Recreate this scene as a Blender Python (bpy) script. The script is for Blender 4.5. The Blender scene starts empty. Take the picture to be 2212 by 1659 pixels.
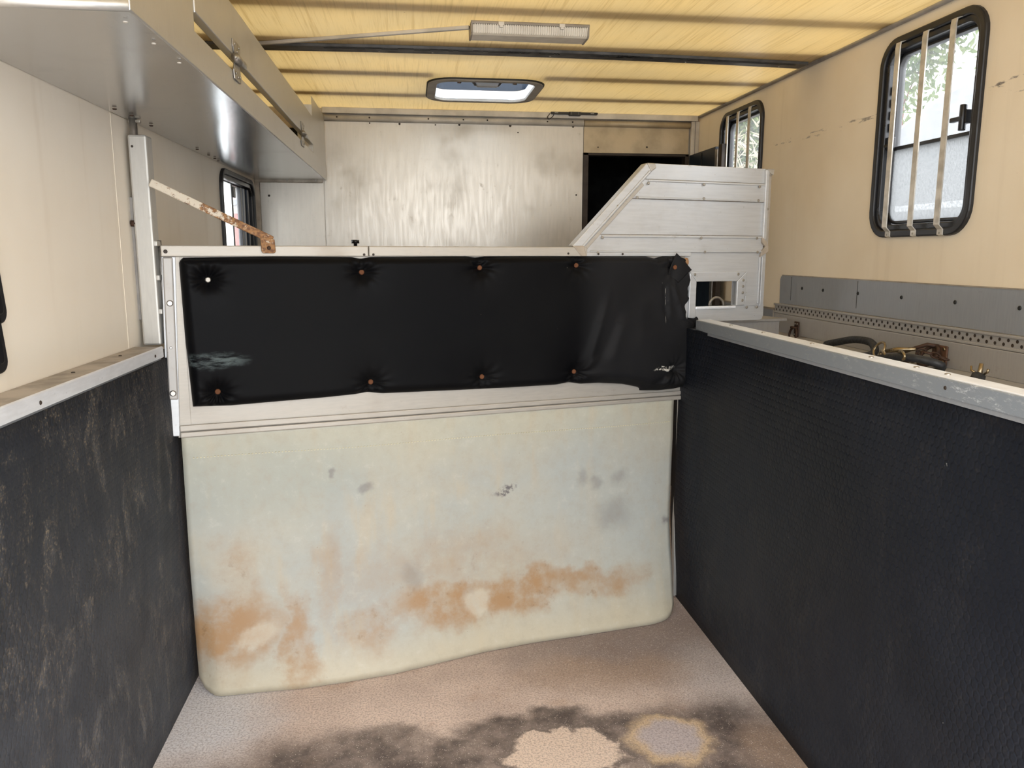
import bpy, bmesh, math, random
from mathutils import Vector, Matrix, noise as mnoise
random.seed(7)
SC = bpy.context.scene
COL = SC.collection
PI = math.pi

# ------------------------------------------------------------------ camera
cam_d = bpy.data.cameras.new('camera')
cam_d.sensor_width = 36.0
cam_d.lens = 1690.0 / 2212.0 * 36.0
cam_d.clip_start = 0.02
cam = bpy.data.objects.new('camera', cam_d)
COL.objects.link(cam)
yaw, pit, rol = math.radians(7.334), math.radians(-9.517), math.radians(0.051)
fw = Vector((math.sin(yaw) * math.cos(pit), math.cos(yaw) * math.cos(pit), math.sin(pit)))
r0 = Vector((math.cos(yaw), -math.sin(yaw), 0))
u0 = r0.cross(fw)
rr = r0 * math.cos(rol) + u0 * math.sin(rol)
uu = -r0 * math.sin(rol) + u0 * math.cos(rol)
M = Matrix((rr, uu, -fw)).transposed().to_4x4()
M.translation = Vector((0, 0, 1.4))
cam.matrix_world = M
SC.camera = cam

# ------------------------------------------------------------------ sky, exposure
SC.view_settings.view_transform = 'Standard'
SC.view_settings.look = 'None'
SC.view_settings.gamma = 1.0
SC.view_settings.use_curve_mapping = False
SC.view_settings.exposure = 1.9
SC.cycles.max_bounces = 14
SC.cycles.diffuse_bounces = 8
SC.cycles.glossy_bounces = 5
SC.cycles.transparent_max_bounces = 12
SC.cycles.sample_clamp_indirect = 6.0

world = bpy.data.worlds.new('overcast_sky')
SC.world = world
world.use_nodes = True
wn, wl = world.node_tree.nodes, world.node_tree.links
wn.clear()
w_out = wn.new('ShaderNodeOutputWorld')
w_bg = wn.new('ShaderNodeBackground')
w_tc = wn.new('ShaderNodeTexCoord')
w_sep = wn.new('ShaderNodeSeparateXYZ')
w_rp = wn.new('ShaderNodeValToRGB')
wl.new(w_tc.outputs['Generated'], w_sep.inputs[0])
wl.new(w_sep.outputs['Z'], w_rp.inputs[0])
e = w_rp.color_ramp.elements
e[0].position = 0.0
e[0].color = (0.74, 0.765, 0.80, 1)
e[1].position = 0.9
e[1].color = (1.27, 1.32, 1.38, 1)
wl.new(w_rp.outputs[0], w_bg.inputs[0])
w_bg.inputs[1].default_value = 1.9
wl.new(w_bg.outputs[0], w_out.inputs[0])
try:
    world.cycles.sampling_method = 'AUTOMATIC'
except Exception:
    pass


def portal(name, loc, rot, sx, sy):
    """daylight portal in an opening of the truck (emits nothing itself, guides the sky light)"""
    d = bpy.data.lights.new(name, 'AREA')
    d.shape = 'RECTANGLE'
    d.size, d.size_y = sx, sy
    d.cycles.is_portal = True
    o = bpy.data.objects.new(name, d)
    o.location = loc
    o.rotation_euler = rot
    COL.objects.link(o)


REAR = 0.15
portal('rear_daylight', (0.41, REAR - 0.02, 1.05), (PI / 2, 0, 0), 2.40, 2.2)
portal('window_daylight_near', (1.69, 2.39, 1.779), (0, PI / 2, 0), 0.58, 0.42)
portal('window_daylight_far', (1.69, 3.815, 1.779), (0, PI / 2, 0), 0.58, 0.42)
portal('window_daylight_left', (-0.885, 3.98, 1.46), (0, -PI / 2, 0), 0.55, 0.62)
portal('roof_daylight', (0.41, 2.28, 2.30), (0, 0, 0), 2.5, 4.3)

# ------------------------------------------------------------------ mesh builder


class MB:
    def __init__(self):
        self.v, self.f, self.s = [], [], []

    def add(self, vs, fs, smooth=False):
        b = len(self.v)
        self.v += [tuple(p) for p in vs]
        self.f += [tuple(i + b for i in q) for q in fs]
        self.s += [smooth] * len(fs)
        return self

    def box(self, x0, x1, y0, y1, z0, z1):
        v = [(x, y, z) for z in (z0, z1) for y in (y0, y1) for x in (x0, x1)]
        return self.add(v, [(0, 2, 3, 1), (4, 5, 7, 6), (0, 1, 5, 4), (2, 6, 7, 3), (0, 4, 6, 2), (1, 3, 7, 5)])

    def prism(self, poly, d0, d1, mp):
        n = len(poly)
        v = [mp(a, b, d0) for a, b in poly] + [mp(a, b, d1) for a, b in poly]
        f = [tuple(range(n)), tuple(range(2 * n - 1, n - 1, -1))]
        f += [(i, i + n, (i + 1) % n + n, (i + 1) % n) for i in range(n)]
        return self.add(v, f)

    def ring(self, outer, inner, d0, d1, mp):
        n = len(outer)
        v = [mp(a, b, d) for d in (d0, d1) for L in (outer, inner) for a, b in L]
        f = []
        for i in range(n):
            j = (i + 1) % n
            f += [(i, j, n + j, n + i), (2 * n + i, 3 * n + i, 3 * n + j, 2 * n + j),
                  (i, 2 * n + i, 2 * n + j, j), (n + i, n + j, 3 * n + j, 3 * n + i)]
        return self.add(v, f)

    def tube(self, pts, r, n=8, closed=False, caps=True):
        P = [Vector(p) for p in pts]
        m = len(P)
        rad = r if isinstance(r, (list, tuple)) else [r] * m
        t0 = (P[1] - P[0]).normalized()
        up = Vector((0, 0, 1)) if abs(t0.z) < 0.9 else Vector((1, 0, 0))
        nrm = t0.cross(up).normalized()
        vs, fs = [], []
        for i in range(m):
            if closed:
                t = (P[(i + 1) % m] - P[i - 1]).normalized()
            else:
                t = (P[min(i + 1, m - 1)] - P[max(i - 1, 0)]).normalized()
            nrm = (nrm - t * nrm.dot(t)).normalized()
            bn = t.cross(nrm)
            for k in range(n):
                a = 2 * PI * k / n
                vs.append(P[i] + (nrm * math.cos(a) + bn * math.sin(a)) * rad[i])
        for i in range(m if closed else m - 1):
            j = (i + 1) % m
            for k in range(n):
                l = (k + 1) % n
                fs.append((i * n + k, i * n + l, j * n + l, j * n + k))
        if caps and not closed:
            fs.append(tuple(range(n - 1, -1, -1)))
            fs.append(tuple(range((m - 1) * n, m * n)))
        return self.add(vs, fs, True)

    def cyl(self, p0, p1, r, n=12):
        b = len(self.f)
        self.tube([p0, p1], r, n)
        return self

    def grid(self, nu, nv, fn, smooth=True):
        vs = [fn(i / nu, j / nv) for j in range(nv + 1) for i in range(nu + 1)]
        fs = [(j * (nu + 1) + i, j * (nu + 1) + i + 1, (j + 1) * (nu + 1) + i + 1, (j + 1) * (nu + 1) + i)
              for j in range(nv) for i in range(nu)]
        return self.add(vs, fs, smooth)

    def mesh(self, name, fix=True):
        me = bpy.data.meshes.new(name)
        me.from_pydata(self.v, [], self.f)
        me.polygons.foreach_set('use_smooth', self.s)
        if fix:
            bm = bmesh.new()
            bm.from_mesh(me)
            bmesh.ops.recalc_face_normals(bm, faces=bm.faces)
            bm.to_mesh(me)
            bm.free()
        me.update()
        return me

    def build(self, name, mat, parent=None, bevel=0, fix=True, seg=2, loc=None):
        me = self.mesh(name, fix)
        me.materials.append(mat)
        o = bpy.data.objects.new(name, me)
        COL.objects.link(o)
        if parent:
            o.parent = parent
        if loc:
            o.location = loc
        if bevel:
            b = o.modifiers.new('bevel', 'BEVEL')
            b.width = bevel
            b.segments = seg
            b.limit_method = 'ANGLE'
            b.angle_limit = math.radians(40)
        return o


def tag(o, label, cat, group=None):
    o['label'] = label
    o['category'] = cat
    if group:
        o['group'] = group
    return o


def struct(o, label=None):
    o['kind'] = 'structure'
    if label:
        o['label'] = label
    return o


def empty(name, loc=(0, 0, 0), rz=0):
    o = bpy.data.objects.new(name, None)
    o.empty_display_size = 0.1
    o.location = loc
    o.rotation_euler = (0, 0, rz)
    COL.objects.link(o)
    return o


def rrect(cx, cy, w, h, r, n=7):
    out = []
    for qx, qy, a0 in ((1, 1, 0), (-1, 1, PI / 2), (-1, -1, PI), (1, -1, 1.5 * PI)):
        for i in range(n + 1):
            a = a0 + (PI / 2) * i / n
            out.append((cx + qx * (w / 2 - r) + r * math.cos(a), cy + qy * (h / 2 - r) + r * math.sin(a)))
    return out


def lerp(a, b, t):
    return a + (b - a) * t


def curve(pts):
    """piecewise-linear function through (x, y) points"""
    pts = sorted(pts)

    def fn(x):
        if x <= pts[0][0]:
            return pts[0][1]
        for (a, b), (c, d) in zip(pts, pts[1:]):
            if x <= c:
                return b + (d - b) * (x - a) / (c - a)
        return pts[-1][1]
    return fn


def sstep(a, b, x):
    t = max(0.0, min(1.0, (x - a) / (b - a)))
    return t * t * (3 - 2 * t)


def spline(pts, k=6):
    P = [Vector(p) for p in pts]
    P = [P[0] * 2 - P[1]] + P + [P[-1] * 2 - P[-2]]
    out = []
    for i in range(1, len(P) - 2):
        for j in range(k):
            t = j / k
            a, b, c, d = P[i - 1:i + 3]
            out.append(0.5 * ((2 * b) + (c - a) * t + (2 * a - 5 * b + 4 * c - d) * t * t + (3 * b - a - 3 * c + d) * t ** 3))
    out.append(P[-2])
    return out


# ------------------------------------------------------------------ node material helper


class Mat:
    def __init__(self, name):
        self.m = bpy.data.materials.new(name)
        self.m.use_nodes = True
        self.nt = self.m.node_tree
        self.nt.nodes.clear()
        self.out = self.n('ShaderNodeOutputMaterial')
        self.b = self.n('ShaderNodeBsdfPrincipled')
        self.l(self.b.outputs[0], self.out.inputs[0])
        self.tc = self.n('ShaderNodeTexCoord').outputs['Object']

    def n(self, t):
        return self.nt.nodes.new(t)

    def l(self, a, b):
        self.nt.links.new(a, b)

    def put(self, sock, v):
        if isinstance(v, bpy.types.NodeSocket):
            self.l(v, sock)
        elif v is not None:
            if sock.type == 'RGBA' and len(v) == 3:
                v = (*v, 1)
            sock.default_value = v

    def math(self, op, a, b=None, c=None, clamp=False):
        q = self.n('ShaderNodeMath')
        q.operation = op
        q.use_clamp = clamp
        self.put(q.inputs[0], a)
        if b is not None:
            self.put(q.inputs[1], b)
        if c is not None:
            self.put(q.inputs[2], c)
        return q.outputs[0]

    def sep(self, v=None):
        q = self.n('ShaderNodeSeparateXYZ')
        self.l(v or self.tc, q.inputs[0])
        return q.outputs

    def mapv(self, scale=(1, 1, 1), loc=(0, 0, 0), rot=(0, 0, 0), v=None):
        q = self.n('ShaderNodeMapping')
        self.l(v or self.tc, q.inputs[0])
        q.inputs['Scale'].default_value = scale
        q.inputs['Location'].default_value = loc
        q.inputs['Rotation'].default_value = rot
        return q.outputs[0]

    def noise(self, scale, detail=4, rough=0.55, v=None, stretch=None, dist=0.0, color=False):
        q = self.n('ShaderNodeTexNoise')
        vv = v or self.tc
        if stretch:
            vv = self.mapv(stretch, v=vv)
        self.l(vv, q.inputs['Vector'])
        q.inputs['Scale'].default_value = scale
        q.inputs['Detail'].default_value = detail
        q.inputs['Roughness'].default_value = rough
        q.inputs['Distortion'].default_value = dist
        return q.outputs['Color' if color else 0]

    def voro(self, scale, v=None, feature='F1', stretch=None):
        q = self.n('ShaderNodeTexVoronoi')
        q.feature = feature
        vv = v or self.tc
        if stretch:
            vv = self.mapv(stretch, v=vv)
        self.l(vv, q.inputs['Vector'])
        q.inputs['Scale'].default_value = scale
        return q.outputs[0]

    def rng(self, v, a, b, c=0.0, d=1.0):
        q = self.n('ShaderNodeMapRange')
        q.interpolation_type = 'SMOOTHSTEP'
        self.put(q.inputs[0], v)
        q.inputs[1].default_value = a
        q.inputs[2].default_value = b
        q.inputs[3].default_value = c
        q.inputs[4].default_value = d
        return q.outputs[0]

    def mix(self, fac, a, b, mode='MIX'):
        q = self.n('ShaderNodeMix')
        q.data_type = 'RGBA'
        q.blend_type = mode
        self.put(q.inputs[0], fac)
        self.put(q.inputs[6], a)
        self.put(q.inputs[7], b)
        return q.outputs[2]

    def warp(self, amt, scale, detail=3, v=None):
        """object coordinates shaken by noise, for ragged stain outlines"""
        c = self.noise(scale, detail, 0.6, v=v, color=True)
        s = self.n('ShaderNodeVectorMath')
        s.operation = 'SUBTRACT'
        self.l(c, s.inputs[0])
        s.inputs[1].default_value = (0.5, 0.5, 0.5)
        k = self.n('ShaderNodeVectorMath')
        k.operation = 'SCALE'
        self.l(s.outputs[0], k.inputs[0])
        k.inputs['Scale'].default_value = amt
        a = self.n('ShaderNodeVectorMath')
        self.l(v or self.tc, a.inputs[0])
        self.l(k.outputs[0], a.inputs[1])
        return a.outputs[0]

    def blob(self, ax, cx, cy, rx, ry, v, soft=0.35, rot=0.0):
        """1 inside an ellipse at (cx, cy) in the plane of axes ax, 0 outside"""
        o = self.sep(v)
        i, j = ax
        dx = self.math('SUBTRACT', o[i], cx)
        dy = self.math('SUBTRACT', o[j], cy)
        if rot:
            c, s = math.cos(rot), math.sin(rot)
            dx2 = self.math('ADD', self.math('MULTIPLY', dx, c), self.math('MULTIPLY', dy, s))
            dy = self.math('SUBTRACT', self.math('MULTIPLY', dy, c), self.math('MULTIPLY', dx, s))
            dx = dx2
        dx = self.math('DIVIDE', dx, rx)
        dy = self.math('DIVIDE', dy, ry)
        d = self.math('SQRT', self.math('ADD', self.math('MULTIPLY', dx, dx), self.math('MULTIPLY', dy, dy)))
        return self.rng(d, 1.0 - soft, 1.0 + soft, 1.0, 0.0)

    def mx(self, *a):
        r = a[0]
        for q in a[1:]:
            r = self.math('MAXIMUM', r, q)
        return r

    def mul(self, *a):
        r = a[0]
        for q in a[1:]:
            r = self.math('MULTIPLY', r, q)
        return r

    def bump(self, h, strength=0.3, dist=0.01):
        q = self.n('ShaderNodeBump')
        q.inputs['Strength'].default_value = strength
        q.inputs['Distance'].default_value = dist
        self.put(q.inputs['Height'], h)
        self.l(q.outputs[0], self.b.inputs['Normal'])
        return q

    def set(self, color=None, rough=None, metal=None, spec=None, **kw):
        for k, v in (('Base Color', color), ('Roughness', rough), ('Metallic', metal), ('Specular IOR Level', spec)):
            if v is not None:
                self.put(self.b.inputs[k], v)
        for k, v in kw.items():
            self.put(self.b.inputs[k], v)
        return self


def plain(name, color, rough=0.5, metal=0.0, var=0.08, scale=18, spec=0.5, bump=0.0):
    k = Mat(name)
    n1 = k.noise(scale, 5)
    c2 = tuple(max(0, c * (1 - 3 * var)) for c in color)
    k.set(k.mix(k.rng(n1, 0.35, 0.75), color, c2), k.rng(n1, 0.3, 0.7, rough * 0.9, min(1, rough * 1.15)), metal, spec)
    if bump:
        k.bump(n1, bump, 0.004)
    return k.m


def metal(name, color, rough, metallic=1.0, streak=(1, 1, 1), dirt=(0.20, 0.16, 0.11), dirt_amt=0.35, wav=0.02, brush=0.04):
    """brushed, dulled sheet metal with grime spots"""
    k = Mat(name)
    br = k.noise(60, 4, 0.6, stretch=streak)
    big = k.noise(3.1, 5, 0.6)
    spots = k.rng(k.noise(23, 6, 0.7), 0.60, 0.78)
    specks = k.rng(k.voro(45), 0.02, 0.10, 1, 0)
    speck2 = k.mul(specks, k.rng(k.noise(9, 2), 0.52, 0.6))
    dm = k.math('MULTIPLY', k.mx(k.mul(spots, 0.7), speck2, k.rng(big, 0.5, 0.8, 0, 0.6)), dirt_amt, clamp=True)
    light = tuple(min(1, c * 1.1) for c in color)
    base = k.mix(k.rng(br, 0.3, 0.7), color, light)
    col = k.mix(dm, base, dirt)
    k.set(col, k.math('ADD', k.rng(br, 0.3, 0.7, rough - brush, rough + brush), k.mul(dm, 0.25)), k.math('MULTIPLY', k.math('SUBTRACT', 1.0, k.mul(dm, 0.8)), metallic))
    h = k.math('ADD', k.mul(k.noise(2.2, 2), wav * 40), k.mul(br, 0.03))
    k.bump(h, 0.25, 0.01)
    return k.m


# ------------------------------------------------------------------ materials
def mk_cream(name, axis_marks, tint, warm):
    k = Mat(name)
    big = k.noise(1.3, 4, 0.6)
    streak = k.noise(2.2, 5, 0.6, stretch=(1, 5, 0.35))
    fine = k.noise(120, 3)
    col = k.mix(k.rng(big, 0.3, 0.75), tint, warm)
    col = k.mix(k.rng(streak, 0.52, 0.85, 0, 0.30), col, (0.50, 0.40, 0.27))
    specks = k.mul(k.rng(k.voro(26), 0.012, 0.04, 1, 0), k.rng(k.noise(5, 2), 0.5, 0.62))
    col = k.mix(k.mul(specks, 0.8), col, (0.10, 0.07, 0.04))
    # scuffs: broken dark scrapes along the wall
    w = k.warp(0.05, 9, 4)
    o = k.sep(w)
    m = None
    for y0, y1, z0, hw, amt in axis_marks:
        zz = k.math('SUBTRACT', k.sep()[2], k.math('ADD', z0, k.mul(k.math('SUBTRACT', k.noise(6, 3), 0.5), 0.03)))
        band = k.rng(k.math('ABSOLUTE', zz), hw * 0.4, hw, 1, 0)
        yy = k.mul(k.rng(o[1], y0, y0 + 0.06), k.rng(o[1], y1 - 0.06, y1, 1, 0))
        br = k.rng(k.noise(38, 4, 0.7, stretch=(1, 0.35, 1.6)), 0.52, 0.62)
        q = k.mul(band, yy, br, amt)
        m = q if m is None else k.mx(m, q)
    if m is not None:
        col = k.mix(m, col, (0.16, 0.14, 0.13))
    k.set(col, k.rng(big, 0.3, 0.7, 0.42, 0.56), 0.0, 0.4)
    k.bump(k.math('ADD', k.mul(fine, 0.12), k.mul(k.noise(1.5, 2), 1.2)), 0.2, 0.006)
    return k.m


M_cream_r = mk_cream('painted_cream_right', [(1.6, 2.16, 1.862, 0.010, 1.0), (1.7, 2.10, 1.832, 0.009, 0.8), (2.60, 3.55, 1.872, 0.009, 0.8), (3.0, 3.4, 1.882, 0.006, 0.7)],
                     (0.80, 0.705, 0.555), (0.72, 0.61, 0.45))
M_cream_l = mk_cream('painted_cream_left', [], (0.82, 0.765, 0.67), (0.77, 0.70, 0.59))


def mk_rubber(name, sx, dust_c, dust_amt, base, rough, seedloc):
    """embossed honeycomb stable rubber: hexagon relief in the wall's own metres"""
    k = Mat(name)
    o = k.sep()
    S = 1 / 0.0185
    px = k.math('MULTIPLY', o[1], S)
    py = k.math('MULTIPLY', o[2], S * 0.80)
    R3 = 1.7320508

    def cell(offx, offy):
        ax = k.math('SUBTRACT', k.math('FLOORED_MODULO', k.math('SUBTRACT', px, offx), 1.0), 0.5)
        ay = k.math('SUBTRACT', k.math('FLOORED_MODULO', k.math('SUBTRACT', py, offy), R3), R3 / 2)
        ax = k.math('ABSOLUTE', ax)
        ay = k.math('ABSOLUTE', ay)
        return k.math('MAXIMUM', ax, k.math('ADD', k.mul(ax, 0.5), k.mul(ay, 0.8660254)))
    hd = k.math('MINIMUM', cell(0, 0), cell(0.5, R3 / 2))
    hexh = k.rng(hd, 0.30, 0.49, 1, 0)
    big = k.noise(1.1, 4, 0.6, v=k.mapv(loc=seedloc))
    und = k.noise(4, 3, 0.5)
    lowz = k.rng(o[2], 0.0, 0.85 + 0.25 * min(2, dust_amt), 1, 0)
    streak = k.noise(6.5, 7, 0.7, stretch=(1, 1.9, 0.85), dist=0.9, v=k.mapv(loc=seedloc))
    dm = k.mul(k.rng(streak, 0.5, 0.85), k.math('ADD', 0.25, k.mul(lowz, 0.75)), dust_amt)
    grit = k.mul(k.rng(k.noise(160, 3, 0.7), 0.5, 0.72), k.rng(streak, 0.42, 0.7), dust_amt)
    col = k.mix(k.rng(big, 0.3, 0.75), base, tuple(c * 1.9 + 0.004 for c in base))
    col = k.mix(k.mul(lowz, k.rng(k.noise(9, 6, 0.7), 0.25, 0.7, 0.55, 1.0), 0.62 * min(1, dust_amt)), col, (0.105, 0.113, 0.128))
    col = k.mix(k.math('MULTIPLY', dm, 0.8, clamp=True), col, dust_c)
    col = k.mix(k.math('MULTIPLY', grit, 0.6, clamp=True), col, (0.24, 0.19, 0.13))
    nick = k.mul(k.rng(k.voro(13, v=k.warp(0.05, 40)), 0.012, 0.035, 1, 0), k.rng(k.noise(3, 2), 0.55, 0.62))
    col = k.mix(k.mul(nick, 0.8), col, (0.45, 0.42, 0.38))
    k.set(col, k.rng(big, 0.3, 0.7, rough, rough + 0.14), 0.0, 0.15)
    k.bump(k.math('ADD', k.mul(hexh, k.rng(k.noise(3, 3), 0.3, 0.65, 0.25, 0.9)), k.math('ADD', k.mul(k.noise(70, 5, 0.65), 0.9), k.mul(und, 3.0))), 0.42, 0.0035)
    return k.m


M_rub_r = mk_rubber('honeycomb_rubber_right', 1, (0.10, 0.095, 0.09), 0.20, (0.0034, 0.0047, 0.0080), 0.42, (3, 7, 1))
M_rub_l = mk_rubber('honeycomb_rubber_left', 1, (0.145, 0.145, 0.15), 1.9, (0.0070, 0.0085, 0.0120), 0.48, (0, 0, 0))

# floor: rubber-and-grit sheet, pinkish brown, with damp stains
k = Mat('stained_gritty_floor')
w1 = k.warp(0.20, 6.5, 7)
w2 = k.warp(0.12, 10, 7)
A = (0, 1)
grit = k.noise(150, 4, 0.75)
grit2 = k.voro(210)
big = k.noise(2.6, 6, 0.62)
col = k.mix(k.rng(big, 0.32, 0.7), (0.72, 0.57, 0.48), (0.55, 0.43, 0.365))
col = k.mix(k.rng(k.noise(5, 5), 0.56, 0.72, 0, 0.5), col, (0.42, 0.25, 0.14))
col = k.mix(k.blob(A, -0.66, 2.28, 0.20, 0.26, w1, 0.6), col, (0.66, 0.64, 0.65))
# far right behind the flap: darker with pale grey drift
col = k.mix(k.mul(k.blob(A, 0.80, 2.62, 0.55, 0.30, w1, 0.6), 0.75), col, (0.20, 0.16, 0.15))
col = k.mix(k.mul(k.blob(A, 1.00, 2.30, 0.14, 0.22, w1, 0.6), 0.6), col, (0.55, 0.51, 0.50))
col = k.mix(k.mul(k.blob(A, 0.63, 2.40, 0.30, 0.09, w1, 0.7), 0.5), col, (0.40, 0.27, 0.18))
# damp dark tide marks
dark = k.mx(k.mul(k.blob(A, -0.45, 1.90, 0.35, 0.16, w1, 0.5), 0.6), k.blob(A, 1.0, 1.80, 0.3, 0.25, w1, 0.4), k.blob(A, -0.18, 1.92, 0.42, 0.22, w1, 0.35), k.blob(A, 0.06, 1.98, 0.28, 0.12, w1, 0.35), k.blob(A, -0.1, 2.1, 0.12, 0.07, w1, 0.5),
            k.blob(A, 0.28, 2.10, 0.18, 0.085, w2, 0.28), k.blob(A, 0.52, 2.08, 0.26, 0.075, w2, 0.25), k.blob(A, 0.86, 1.98, 0.33, 0.20, w1, 0.35), k.blob(A, 0.42, 2.15, 0.1, 0.07, w2, 0.3))
w3 = k.warp(0.26, 7, 8)
inner = k.mx(k.blob(A, 0.40, 1.97, 0.20, 0.10, w3, 0.16), k.blob(A, 0.46, 2.03, 0.07, 0.09, w3, 0.2))
dk = k.mul(dark, k.math('SUBTRACT', 1.0, inner))
ringm = k.math('MULTIPLY', k.mul(inner, k.math('SUBTRACT', 1.0, inner)), 4.0, clamp=True)
col = k.mix(k.mul(dk, k.rng(k.noise(8, 6, 0.7), 0.3, 0.65, 0.55, 0.95)), col, (0.056, 0.043, 0.040))
col = k.mix(k.mul(inner, 0.85), col, (0.74, 0.58, 0.46))
col = k.mix(k.mul(ringm, 0.75), col, (0.05, 0.04, 0.04))
rim = k.blob(A, 0.725, 2.005, 0.125, 0.115, w2, 0.16)
core = k.blob(A, 0.725, 2.005, 0.095, 0.085, w2, 0.22)
col = k.mix(k.mul(rim, 0.9), col, (0.66, 0.48, 0.30))
col = k.mix(k.mul(core, 0.9), col, (0.50, 0.44, 0.45))
col = k.mix(k.mul(k.blob(A, 1.0, 1.92, 0.09, 0.12, w2, 0.4), 0.6), col, (0.40, 0.28, 0.20))
# grit, straw flecks
col = k.mix(k.rng(grit, 0.44, 0.62, 0, 0.5), col, (0.16, 0.12, 0.105))
col = k.mix(k.mul(k.rng(grit2, 0.10, 0.32, 1, 0), k.rng(k.noise(60, 2), 0.46, 0.56), 0.75), col, (0.86, 0.74, 0.65))
straw = k.mul(k.rng(k.voro(42, v=k.warp(0.03, 30)), 0.05, 0.10, 1, 0), k.rng(k.noise(7, 3), 0.50, 0.62))
col = k.mix(k.mul(straw, 0.8), col, (0.66, 0.57, 0.42))
k.set(col, k.rng(dk, 0, 1, 0.85, 0.55), 0.0, 0.35)
k.bump(k.math('ADD', grit, k.mul(k.noise(9, 4), 1.5)), 0.55, 0.004)
M_floor = k.m

# translucent fibreglass roof sheet
k = Mat('translucent_fibreglass_sheet')
st = k.noise(95, 3, 0.6, stretch=(1, 0.02, 1))
st2 = k.noise(240, 2, 0.6, stretch=(1, 0.03, 1))
big = k.noise(1.6, 5, 0.6)
c = k.mix(k.rng(big, 0.3, 0.72), (0.62, 0.44, 0.20), (0.56, 0.42, 0.22))
c = k.mix(k.rng(st, 0.50, 0.70, 0, 0.5), c, (0.36, 0.235, 0.09))
c = k.mix(k.rng(st2, 0.50, 0.7, 0, 0.25), c, (0.36, 0.25, 0.10))
wst = k.warp(0.10, 9, 5)
stain = k.mx(k.mul(k.blob(A, 0.1, 3.24, 0.25, 0.05, wst, 0.7), 0.5), k.mul(k.blob(A, 0.75, 3.22, 0.3, 0.035, wst, 0.7), 0.4), k.mul(k.blob(A, 0.8, 3.45, 0.4, 0.10, wst, 0.8), 0.3))
c = k.mix(stain, c, (0.33, 0.25, 0.15))
dots = k.mul(k.rng(k.voro(9), 0.012, 0.028, 1, 0), 0.9)
c = k.mix(dots, c, (0.10, 0.07, 0.03))
k.set(c, 0.36, 0.0, 0.5)
k.bump(k.math('ADD', k.mul(st, 0.6), k.mul(k.noise(7, 3), 0.6)), 0.35, 0.003)
tr = k.n('ShaderNodeBsdfTranslucent')
k.l(k.mix(1.0, c, (1.0, 0.95, 0.78), 'MULTIPLY'), tr.inputs[0])
ms = k.n('ShaderNodeMixShader')
ms.inputs[0].default_value = 0.125
k.l(k.b.outputs[0], ms.inputs[1])
k.l(tr.outputs[0], ms.inputs[2])
k.l(ms.outputs[0], k.out.inputs[0])
M_roof = k.m

# hanging flap: pale translucent rubber with brown stains (object space of the divider: x along, z up)
k = Mat('pale_flap_rubber_stained')
B = (0, 2)
wA = k.warp(0.26, 5.5, 7)
wB = k.warp(0.09, 11, 4)
big = k.noise(2.0, 5, 0.6)
vst = k.noise(6, 5, 0.6, stretch=(2.2, 1, 0.5))
o = k.sep()
col = k.mix(k.rng(big, 0.35, 0.68), (0.425, 0.405, 0.335), (0.365, 0.38, 0.355))
col = k.mix(k.rng(o[2], 0.62, 0.84, 0, 0.5), col, (0.46, 0.44, 0.335))
col = k.mix(k.rng(vst, 0.5, 0.72, 0, 0.55), col, (0.45, 0.38, 0.27))
col = k.mix(k.rng(o[2], 0.02, 0.16, 0.75, 0), col, (0.48, 0.42, 0.30))
col = k.mix(k.mul(k.blob(B, -1.6, 0.68, 0.35, 0.13, wA, 0.7), 0.6), col, (0.33, 0.35, 0.31))
col = k.mix(k.mul(k.blob(B, -0.35, 0.45, 0.30, 0.25, wA, 0.8), 0.5), col, (0.40, 0.43, 0.42))
mot = k.noise(24, 7, 0.72)
col = k.mix(k.rng(mot, 0.46, 0.68, 0, 0.28), col, (0.34, 0.29, 0.22))
col = k.mix(k.rng(mot, 0.30, 0.46, 0.22, 0), col, (0.58, 0.57, 0.50))
rust = k.mx(k.mul(k.blob(B, -1.74, 0.20, 0.16, 0.12, wA, 0.55), 1.0), k.mul(k.blob(B, -0.86, 0.19, 0.34, 0.075, wA, 0.5), 1.0), k.mul(k.blob(B, -0.46, 0.18, 0.22, 0.06, wA, 0.5), 0.85),
            k.mul(k.blob(B, -1.52, 0.15, 0.055, 0.15, wA, 0.4), 0.9), k.mul(k.blob(B, -1.30, 0.15, 0.10, 0.08, wA, 0.6), 0.7), k.mul(k.blob(B, -1.0, 0.33, 0.4, 0.09, wA, 0.8), 0.35),
            k.mul(k.blob(B, -1.7, 0.34, 0.08, 0.14, wA, 0.6), 0.55), k.mul(k.blob(B, -1.42, 0.33, 0.05, 0.14, wA, 0.6), 0.4))
rn = k.rng(k.noise(9, 6, 0.68), 0.34, 0.62)
col = k.mix(k.math('MULTIPLY', k.mul(rust, k.math('ADD', 0.40, k.mul(rn, 0.60))), 0.95, clamp=True), col, (0.335, 0.195, 0.09))
drk = k.mul(rust, k.rng(k.noise(26, 5, 0.7), 0.58, 0.70), 0.5)
col = k.mix(drk, col, (0.20, 0.115, 0.05))
# pale scratches
scr = k.mul(k.rng(k.math('ABSOLUTE', k.math('SUBTRACT', k.noise(4.5, 3, 0.5, dist=1.0), 0.5)), 0.004, 0.016, 1, 0), k.rng(o[2], 0.10, 0.16), k.rng(o[2], 0.2, 0.3, 1, 0))
col = k.mix(k.mul(scr, 0.0), col, (0.68, 0.64, 0.52))
pale = k.mx(k.blob(B, -0.90, 0.175, 0.045, 0.045, wB, 0.3), k.blob(B, -1.64, 0.175, 0.06, 0.03, wB, 0.4, 0.5))
col = k.mix(k.mul(pale, 0.32), col, (0.62, 0.60, 0.50))
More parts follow.
